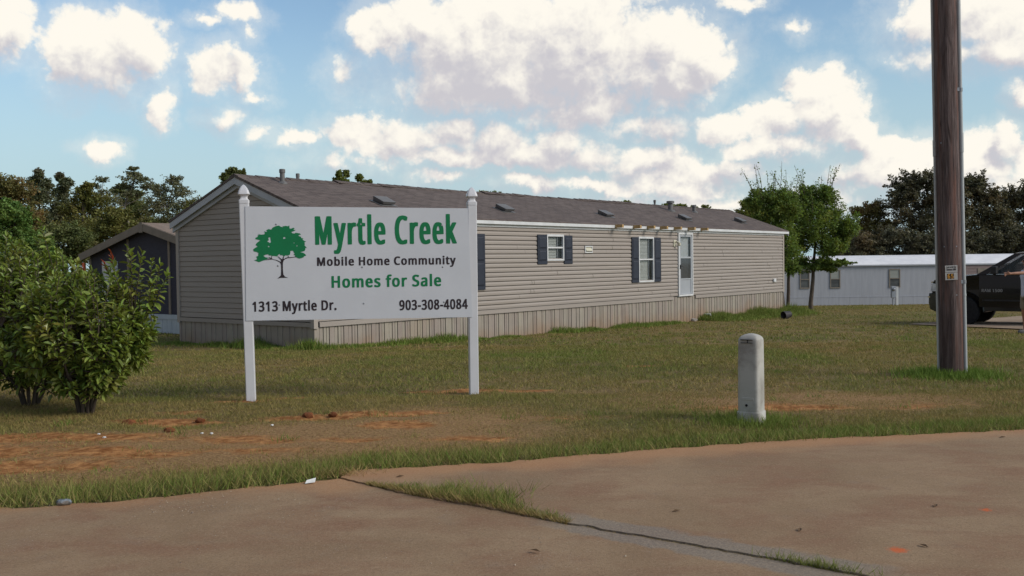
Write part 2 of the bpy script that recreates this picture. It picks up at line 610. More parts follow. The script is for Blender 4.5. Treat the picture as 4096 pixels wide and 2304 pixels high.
def make_ground():
    xs = np.concatenate([[-900, -400, -200, -120, -80], np.arange(-60, -9, 3.), np.arange(-9, 10, .13), np.arange(10, 16, .6), np.arange(16, 70, 3.), [80, 120, 200, 400, 900]])
    ys = np.concatenate([[-300, -100, -40, -20, -8], np.arange(-4, 5.5, 1.), np.arange(5.5, 15, .13), np.arange(15, 42, .6), np.arange(42, 90, 4.), [100, 120, 150, 200, 300, 400, 800, 1500]])
    X, Y = np.meshgrid(xs, ys)
    Z = np.interp(Y, GY, GZ)
    d = Y - np.interp(X, EX, EY)
    near = (np.abs(X) < 12) & (Y < 40) & (d > 0.05)
    dirt = dirt_amount(X, Y)
    Z = Z + np.where(near, (fbm(X * 1.3, Y * 1.3, 3) - .5) * .05 * np.clip(d * 2, 0, 1) - .012 * dirt + dirt * (fbm(X * 7, Y * 7, 8, 2) - .4) * .06, 0)
    Z = Z - np.where((d <= 0.05) & (Y < 30), .03, 0)
    ny, nx = X.shape
    V = np.stack([X, Y, Z], -1).reshape(-1, 3)
    i = np.arange((ny - 1) * (nx - 1)); r, c = i // (nx - 1), i % (nx - 1)
    F = np.stack([r * nx + c, r * nx + c + 1, (r + 1) * nx + c + 1, (r + 1) * nx + c], -1)
    me = bpy.data.meshes.new("ground")
    me.from_pydata(V.tolist(), [], F.tolist())
    at = me.attributes.new('tint', 'FLOAT_COLOR', 'POINT')
    col = np.ones((len(V), 4), np.float32)
    col[:, 0] = dirt.ravel()
    col[:, 1] = green_amount(X, Y).ravel()
    col[:, 2] = thatch(X, Y).ravel()
    at.data.foreach_set('color', col.ravel())
    for p in me.polygons:
        p.use_smooth = True
    m = bpy.data.materials.new("lawn_soil")
    m.use_nodes = True
    q = NT(m.node_tree)
    b = m.node_tree.nodes['Principled BSDF']
    b.inputs['Roughness'].default_value = .95
    b.inputs['Specular IOR Level'].default_value = .1
    tc = q.n('ShaderNodeTexCoord')
    v = tc.outputs['Object']
    a = q.n('ShaderNodeAttribute', attribute_name='tint')
    sp = q.n('ShaderNodeSeparateXYZ')
    q.link(a.outputs['Vector'], sp.inputs[0])
    fine = q.noise(v, 38, 6, .7)
    mid = q.noise(v, 2.2, 6, .65)
    base = q.mix(q.smooth(fine, .35, .65), (0.124, 0.078, 0.035), (0.364, 0.254, 0.124))
    base = q.mix(q.smooth(mid, .35, .65), base, q.mix(q.smooth(fine, .35, .68), (0.098, 0.083, 0.026), (0.247, 0.208, 0.075)))
    base = q.mix(q.math('MULTIPLY', sp.outputs[1], .55), base, q.mix(q.smooth(fine, .35, .68), (0.039, 0.058, 0.016), (0.104, 0.130, 0.039)))
    th = q.smooth(q.math('ADD', sp.outputs[2], q.math('MULTIPLY', q.math('SUBTRACT', q.noise(v, 7, 6, .7), .5), .8)), .1, .7)
    base = q.mix(th, base, q.mix(q.smooth(fine, .3, .7), (.19, .105, .045), (.43, .275, .135)))
    clay = q.mix(q.smooth(q.noise(v, 9, 6, .7), .35, .66), (.23, .088, .028), (.54, .27, .105))
    f = q.smooth(q.math('ADD', sp.outputs[0], q.math('MULTIPLY', q.math('SUBTRACT', q.noise(v, 14, 6, .7), .5), 1.5)), .08, .80)
    q.link(q.mix(f, base, clay), b.inputs['Base Color'])
    bn = q.n('ShaderNodeBump')
    bn.inputs['Strength'].default_value = .9
    bn.inputs['Distance'].default_value = .03
    q.link(q.noise(v, 30, 7, .75), bn.inputs['Height'])
    q.link(bn.outputs[0], b.inputs['Normal'])
    me.materials.append(m)
    return setting(link("ground", me))


make_ground()


def paving_mat(name, pebbly):
    m = bpy.data.materials.new(name)
    m.use_nodes = True
    q = NT(m.node_tree)
    b = m.node_tree.nodes['Principled BSDF']
    b.inputs['Roughness'].default_value = .9
    b.inputs['Specular IOR Level'].default_value = .2
    tc = q.n('ShaderNodeTexCoord')
    v = tc.outputs['Object']
    big = q.noise(v, .9, 6, .6, dist=.6)
    streak = q.noise(q.vmath('MULTIPLY', v, (.8, 1.3, 1)), 1.7, 9, .68, dist=.3)
    fine = q.noise(v, 70, 6, .75)
    grain = q.noise(v, 110, 3, .75)
    c = q.mix(q.smooth(big, .3, .7), (0.245, 0.160, 0.092), (0.330, 0.226, 0.136))
    c = q.mix(q.smooth(streak, .42, .68), c, (0.245, 0.136, 0.080))
    c = q.mix(q.smooth(q.noise(v, 3.3, 7, .65), .55, .75, 0, .5), c, (0.247, 0.176, 0.124))
    # cement band that seals the joint
    sep = q.vmath('SUBTRACT', v, (.95, 5.03, 0))
    across = q.vmath('DOT_PRODUCT', sep, (.606, .795, 0))
    along = q.vmath('DOT_PRODUCT', sep, (.795, -.606, 0))
    wob = q.math('MULTIPLY', q.math('SUBTRACT', q.noise(v, 3.5, 5, .6), .5), .28)
    band = q.smooth(q.math('ABSOLUTE', q.math('ADD', across, wob)), .13, .19, 1, 0)
    ends = q.smooth(q.math('ABSOLUTE', q.math('ADD', along, wob)), .65, 1.15, 1, 0)
    c = q.mix(q.math('MULTIPLY', q.math('MULTIPLY', band, ends), .72), c, q.mix(q.smooth(fine, .3, .7), (.185, .165, .142), (.265, .24, .205)))
    c = q.mix(q.smooth(fine, .46, .68, 0, .42), c, (.41, .30, .20))
    c = q.mix(q.smooth(grain, .50, .68, 0, .55), c, (.13, .083, .05))
    pits = q.noise(v, 34, 3, .8)
    c = q.mix(q.smooth(pits, .60, .72, 0, .45), c, (.15, .095, .06))
    c = q.mix(q.smooth(pits, .26, .38, .35, 0), c, (.46, .36, .25))
    if pebbly:
        vo = q.n('ShaderNodeTexVoronoi')
        q.link(v, vo.inputs['Vector'])
        vo.inputs['Scale'].default_value = 75
        pm = q.math('MULTIPLY', q.smooth(vo.outputs['Distance'], .1, .3, 1, 0), q.smooth(q.noise(v, 1.6, 5, .65), .50, .68))
        sel = q.smooth(q.noise(vo.outputs['Position'], 31, 0, .5), .5, .62)
        c = q.mix(q.math('MULTIPLY', q.math('MULTIPLY', pm, sel), .8), c, (.46, .40, .34))
    else:
        for (px, py, r) in ((1.9, 4.9, .055), (2.7, 5.66, .035)):
            dd = q.vmath('LENGTH', q.vmath('MULTIPLY', q.vmath('SUBTRACT', v, (px, py, 0)), (1, 1, 0)))
            k = q.smooth(q.math('ADD', dd, q.math('MULTIPLY', q.math('SUBTRACT', q.noise(v, 60, 4, .7), .5), .12)), r * .3, r * 1.2, .8, 0)
            c = q.mix(k, c, (.62, .12, .03))
    # clay washed over the lawn edge
    wx = q.noise(v, 1.3, 5, .6)
    ey = q.n('ShaderNodeSeparateXYZ')
    q.link(v, ey.inputs[0])
    line = q.math('SUBTRACT', ey.outputs[1], q.math('MULTIPLY_ADD', ey.outputs[0], .29, 7.02 if not pebbly else 6.9))
    wash = q.smooth(q.math('ADD', line, q.math('MULTIPLY', q.math('SUBTRACT', wx, .5), .9)), -.35, .15, 0, .8)
    c = q.mix(wash, c, q.mix(q.smooth(fine, .3, .7), (.36, .18, .085), (.46, .265, .14)))
    q.link(c, b.inputs['Base Color'])
    bn = q.n('ShaderNodeBump')
    bn.inputs['Strength'].default_value = .5
    bn.inputs['Distance'].default_value = .006
    q.link(q.math('ADD', q.noise(v, 190, 5, .7), q.math('MULTIPLY', q.noise(v, 6, 5, .6), 2.0)), bn.inputs['Height'])
    q.link(bn.outputs[0], b.inputs['Normal'])
    return m


def slab(name, poly, m, top, th=.06):
    mb = MB()
    mb.prism(poly, top - th, top, axis=2)
    return setting(mb.build(name, m))


jl = rough_line(JOINT, .014, .05, 3)
road_poly = rough_line(ROAD_EDGE, .035, .09, 4)[:-1] + [(x - .005, y - .004) for x, y in jl] + [(20, -60), (-60, -60)]
pad_poly = [(x + .005, y + .004) for x, y in reversed(jl)] + rough_line(PAD_EDGE, .03, .09, 5) + [(80, -10)]
slab("road", road_poly, paving_mat("road_concrete", True), .004)
slab("parking_pad", pad_poly, paving_mat("pad_concrete", False), .012)
dmat = mat("driveway_concrete", (.27, .19, .13), (.36, .27, .19), .9, 1.5, bump=.3)
dv = []
for (x, y) in [(11.5, 28.9), (13.1, 25.4), (17, 22.5), (30, 18), (40, 26), (30, 32), (18.5, 34.6)]:
    dv.append((x, y, gz(x, y) + .03))
setting(MB().add(dv, [tuple(range(len(dv)))]).build("driveway", dmat))

# footprints the lawn leaves free
HOUSE = Vector((-4.105, 20.51, -.45)); HROT = math.atan2(.7826, .6225)
GRAY = Vector((-10.98, 30.06, -.52))


def in_house(x, y, pad=0.03):
    dx, dy = x - HOUSE.x, y - HOUSE.y
    u = dx * math.cos(HROT) + dy * math.sin(HROT)
    v = -dx * math.sin(HROT) + dy * math.cos(HROT)
    return (u > -pad) & (u < 23.71 + pad) & (v > -pad) & (v < 4.86 + pad)


def in_gray(x, y):
    dx, dy = x - GRAY.x, y - GRAY.y
    u = dx * math.cos(HROT) + dy * math.sin(HROT)
    v = -dx * math.sin(HROT) + dy * math.cos(HROT)
    return (u > -.03) & (u < 16) & (v > -3.43) & (v < 3.43)


def in_drive(x, y):
    return (y > np.interp(x, [11.4, 13.1, 17, 30], [28.9, 25.3, 22.4, 18])) & (y < np.interp(x, [11.4, 18.5, 30], [29, 34.6, 32])) & (x > 11.4)


def blades(px, py, h, w, lean, green, straw, seed=0):
    r = np.random.default_rng(seed)
    n = len(px)
    z = np.interp(py, GY, GZ)
    d = py - np.interp(px, EX, EY)
    z = z + np.where((py < 40) & (d > .05), (fbm(px * 1.3, py * 1.3, 3) - .5) * .05 * np.clip(d * 2, 0, 1), .004) - .004
    a = r.uniform(0, 2 * np.pi, n)
    b = r.uniform(0, 2 * np.pi, n)
    ln = np.abs(r.normal(lean, .35, n)) * h
    P0 = np.stack([px - np.cos(a) * w, py - np.sin(a) * w, z], -1)
    P1 = np.stack([px + np.cos(a) * w, py + np.sin(a) * w, z], -1)
    P2 = np.stack([px + np.cos(b) * ln, py + np.sin(b) * ln, z + h], -1)
    V = np.stack([P0, P1, P2], 1).reshape(-1, 3)
    col = np.ones((n, 3, 4), np.float32)
    col[:, :, 0] = green[:, None]
    col[:, :, 1] = straw[:, None]
    col[:, :, 2] = r.uniform(0, 1, n)[:, None]
    return V, col.reshape(-1, 4)


gm = bpy.data.materials.new("grass_blades")
gm.use_nodes = True
q = NT(gm.node_tree)
gb = gm.node_tree.nodes['Principled BSDF']
gb.inputs['Roughness'].default_value = .7
gb.inputs['Specular IOR Level'].default_value = .15
ga = q.n('ShaderNodeAttribute', attribute_name='tint')
gs = q.n('ShaderNodeSeparateXYZ')
q.link(ga.outputs['Vector'], gs.inputs[0])
gc = q.mix(gs.outputs[0], q.mix(gs.outputs[2], (0.195, 0.159, 0.047), (0.305, 0.247, 0.083)), q.mix(gs.outputs[2], (0.088, 0.163, 0.023), (0.176, 0.280, 0.047)))
gc = q.mix(gs.outputs[1], gc, q.mix(gs.outputs[2], (0.336, 0.222, 0.094), (0.504, 0.360, 0.168)))
q.link(gc, gb.inputs['Base Color'])
gt = q.n('ShaderNodeBsdfTranslucent')
q.link(gc, gt.inputs[0])
gx = q.n('ShaderNodeMixShader')
gx.inputs[0].default_value = .25
q.link(gb.outputs[0], gx.inputs[1])
q.link(gt.outputs[0], gx.inputs[2])
q.link(gx.outputs[0], gm.node_tree.nodes['Material Output'].inputs[0])


def lawn():
    Vs, Cs = [], []
    for (y0, y1, n, sw, hh, seed) in ((5.2, 11.0, 230000, .0034, 1.0, 1), (11, 20.5, 150000, .0062, 1.15, 2), (20.5, 58, 120000, .013, 1.6, 3)):
        r = np.random.default_rng(seed)
        t = r.uniform(0, 1, n)
        y = np.sqrt(y0 ** 2 + t * (y1 ** 2 - y0 ** 2))
        x = r.uniform(-1, 1, n) * (y * .56 + .8)
        d = y - np.interp(x, EX, EY)
        dirt = dirt_amount(x, y)
        g = green_amount(x, y)
        clump = fbm(x * 3.1, y * 3.1, 40)
        keep = (d > r.uniform(-.05, .05, n)) & ~in_house(x, y) & ~in_gray(x, y) & ~in_drive(x, y)
        keep &= r.uniform(0, 1, n) > dirt * 1.15
        th = thatch(x, y)
        keep &= r.uniform(0, 1, n) < np.clip((clump - .22) * 3.2 + g * .5, .12, 1) * (1 - .66 * th)
        x, y, d, g, clump, th = x[keep], y[keep], d[keep], g[keep], clump[keep], th[keep]
        m = len(x)
        edge = np.clip(1.15 - d / .75, 0, 1)
        left = np.clip((-x + .5) / 2, 0, 1)
        h = r.uniform(.016, .038, m) * hh + edge * r.uniform(.0, .10, m) * (.4 + .6 * left) + g * r.uniform(0, .03, m)
        h = h * (1 - .5 * th * (1 - edge))
        straw = np.clip(r.normal(.26, .24, m) + .3 * th + .35 * (fbm(x * .35, y * .5, 71) - .5) - g * .28 + np.where(edge > .85, .3, 0), 0, 1)
        V, c = blades(x, y, h, np.full(m, sw) * r.uniform(.6, 1.3, m), .75, np.clip(g * r.uniform(.65, 1.1, m), 0, 1), straw, seed + 10)
        Vs.append(V); Cs.append(c)
    # tufts: clumps of longer blades all over the yard
    r = np.random.default_rng(88)
    n = 1500
    y = np.sqrt(r.uniform(6.5 ** 2, 30 ** 2, n)); x = r.uniform(-1, 1, n) * (y * .56 + .6)
    k = 26
    X = (x[:, None] + r.normal(0, .045, (n, k)) * (1 + y[:, None] * .03)).ravel()
    Y = (y[:, None] + r.normal(0, .045, (n, k)) * (1 + y[:, None] * .03)).ravel()
    gg = np.repeat(np.clip(r.normal(.55, .35, n), 0, 1), k); ss = np.repeat(np.clip(r.normal(.2, .3, n), 0, 1), k)
    hh = np.repeat(r.uniform(.035, .085, n), k) * r.uniform(.4, 1.1, n * k)
    ok = (Y - np.interp(X, EX, EY) > .1) & ~in_house(X, Y) & ~in_gray(X, Y) & ~in_drive(X, Y)
    V, c = blades(X[ok], Y[ok], hh[ok], .0028 * np.maximum(1, Y[ok] / 8), .7, gg[ok], ss[ok], 21)
    Vs.append(V); Cs.append(c)
    me = np_mesh("lawn_grass", np.concatenate(Vs), 3, gm, np.concatenate(Cs))
    o = link("lawn_grass", me)
    o['label'] = 'short dry patchy grass growing over the whole yard'
    o['category'] = 'grass'
    return setting(o, 'stuff')


lawn()


def weeds():
    r = np.random.default_rng(77)
    Vs, Cs = [], []

    def strip(n, ufun, vfun, hfun, w, g, s):
        u = ufun(n); v = vfun(n)
        x = HOUSE.x + u * math.cos(HROT) - v * math.sin(HROT)
        y = HOUSE.y + u * math.sin(HROT) + v * math.cos(HROT)
        h = hfun(u, v)
        k = h > .02
        V, c = blades(x[k], y[k], h[k], np.full(k.sum(), w), .45, np.clip(r.normal(g, .15, k.sum()), 0, 1), np.clip(r.normal(s, .12, k.sum()), 0, 1), 5)
        Vs.append(V); Cs.append(c)
    strip(9000, lambda n: r.uniform(-.3, 15, n), lambda n: -np.abs(r.normal(0, .28, n)) - .03,
          lambda u, v: np.clip((vnoise(u * 1.3, u * 0, 4) - .22) * .36, 0, .4) * r.uniform(.4, 1.15, len(u)) * np.exp(v * 1.1), .012, .9, .06)
    strip(15000, lambda n: r.uniform(16.6, 24.4, n), lambda n: -np.abs(r.normal(0, .55, n)) - .03,
          lambda u, v: (.14 + .42 * vnoise(u * 1.1, u * 0, 6)) * r.uniform(.4, 1.1, len(u)) * np.exp(v * .9), .016, .88, .12)
    strip(5000, lambda n: -np.abs(r.normal(0, .22, n)) - .03, lambda n: r.uniform(-.3, 4.9, n),
          lambda u, v: (.06 + .30 * np.clip(vnoise(v * 1.6, v * 0, 8) - .3, 0, 1)) * r.uniform(.4, 1.2, len(u)), .011, .9, .05)
    # ring about the pole and the pedestal, tuft strip in the paving joint
    a = r.uniform(0, 6.28, 2600); d = .16 + np.abs(r.normal(0, .28, 2600))
    V, c = blades(5.47 + np.cos(a) * d, 12.38 + np.sin(a) * d, r.uniform(.05, .13, 2600), np.full(2600, .006), .5, np.full(2600, .95), np.full(2600, .03), 6)
    Vs.append(V); Cs.append(c)
    a = r.uniform(0, 6.28, 1300); d = .12 + np.abs(r.normal(0, .2, 1300))
    V, c = blades(2.13 + np.cos(a) * d, 8.87 + np.sin(a) * d, r.uniform(.04, .13, 1300), np.full(1300, .004), .5, np.full(1300, .85), np.full(1300, .08), 7)
    Vs.append(V); Cs.append(c)
    n = 5200
    t = r.uniform(0, 1, n)
    jx = np.interp(t, [0, .3, .62, 1], [-.98, -.6, -.2, .30]); jy = np.interp(t, [0, .3, .62, 1], [6.56, 6.2, 5.92, 5.50])
    wd = np.interp(t, [0, .12, .3, .6, .85, 1], [.01, .06, .15, .15, .09, .01]) * (.5 + vnoise(t * 11, t * 0, 3))
    o = np.abs(r.normal(0, 1, n)) * wd - .015
    x, y = jx + o * .6, jy + o * .8
    V, c = blades(x, y, r.uniform(.015, .075, n) * (.4 + wd * 6), np.full(n, .003), .9, np.clip(r.normal(.75, .2, n) - (o < .02) * .4, 0, 1), np.clip(r.normal(.2, .25, n) + (o < .02) * .4, 0, 1), 8)
    Vs.append(V); Cs.append(c)
    n = 420
    x = 1.42 + r.normal(0, .1, n); y = 4.66 - (x - 1.42) * .76 + np.abs(r.normal(0, .025, n))
    V, c = blades(x, y, r.uniform(.02, .06, n), np.full(n, .0025), .8, np.full(n, .8), np.full(n, .2), 9)
    Vs.append(V); Cs.append(c)
    # dead stems at the head of the joint
    n = 500
    x = -1.25 + r.normal(0, .13, n); y = 6.86 + r.normal(0, .05, n)
    V, c = blades(x, y, r.uniform(.02, .08, n), np.full(n, .0025), 1.6, np.full(n, .1), np.full(n, 1.0), 10)
    Vs.append(V); Cs.append(c)
    n = 700
    x = r.uniform(-6, 7, n); y = np.interp(x, EX, EY) + r.normal(.02, .05, n)
    V, c = blades(x, y, r.uniform(.01, .035, n), np.full(n, .002), 2.4, np.full(n, .1), np.full(n, 1.0), 12)
    Vs.append(V); Cs.append(c)
    n = 1500
    t = r.uniform(0, 1, n) ** .8
    x = np.interp(t, [0, 1], [.28, 1.7]); y = np.interp(x, [.3, 1.26, 1.7], [5.49, 4.79, 4.44])
    o = r.normal(0, .012, n)
    V, c = blades(x + o * .6, y + o * .8, r.uniform(.002, .012, n), np.full(n, .002), 2.5, np.full(n, .0), np.clip(r.normal(.6, .4, n), 0, 1), 14)
    Vs.append(V); Cs.append(c)
    o = link("weeds", np_mesh("weeds", np.concatenate(Vs), 3, gm, np.concatenate(Cs)))
    o['label'] = 'taller green weeds along skirting, pole, pedestal and paving joint'
    o['category'] = 'weeds'
    return setting(o, 'stuff')


weeds()


def gravel():
    """loose chips on the road slab and along the lawn edge"""
    r = np.random.default_rng(5)
    pts = []
    for (cx, cy, sx, sy, n) in ((-1.85, 6.0, .28, .13, 150), (-1.1, 5.8, .3, .15, 40), (-1.3, 5.0, .9, .4, 40), (-.2, 4.7, .5, .25, 25)):
        pts.append(np.stack([r.normal(cx, sx, n), r.normal(cy, sy, n)], 1))
    x = r.uniform(-4, 5, 260)
    pts.append(np.stack([x, np.interp(x, EX, EY) - np.abs(r.normal(.02, .09, 260))], 1))
    P = np.concatenate(pts)
    V = []
    for (x, y) in P:
        if y > np.interp(x, EX, EY) - .01:
            continue
        s = r.uniform(.002, .0055) * (1.5 if r.random() < .07 else 1)
        a = r.uniform(0, 6.3)
        c, sn = math.cos(a) * s, math.sin(a) * s
        z = .008
        b = [(x - c, y - sn, z), (x + sn * .7, y - c * .7, z), (x + c, y + sn, z), (x - sn * .7, y + c * .7, z)]
        t = (x + r.uniform(-.3, .3) * s, y, z + s * .8)
        for i in range(4):
            V += [b[i], b[(i + 1) % 4], t]
    m = mat("stone_chips", (.26, .19, .13), (.38, .31, .25), .85, 40, island=.45)
    o = link("gravel", np_mesh("gravel", V, 3, m))
    o['label'] = 'loose stone chips scattered over the road slab and lawn edge'
    o['category'] = 'gravel'
    return setting(o, 'stuff')


gravel()


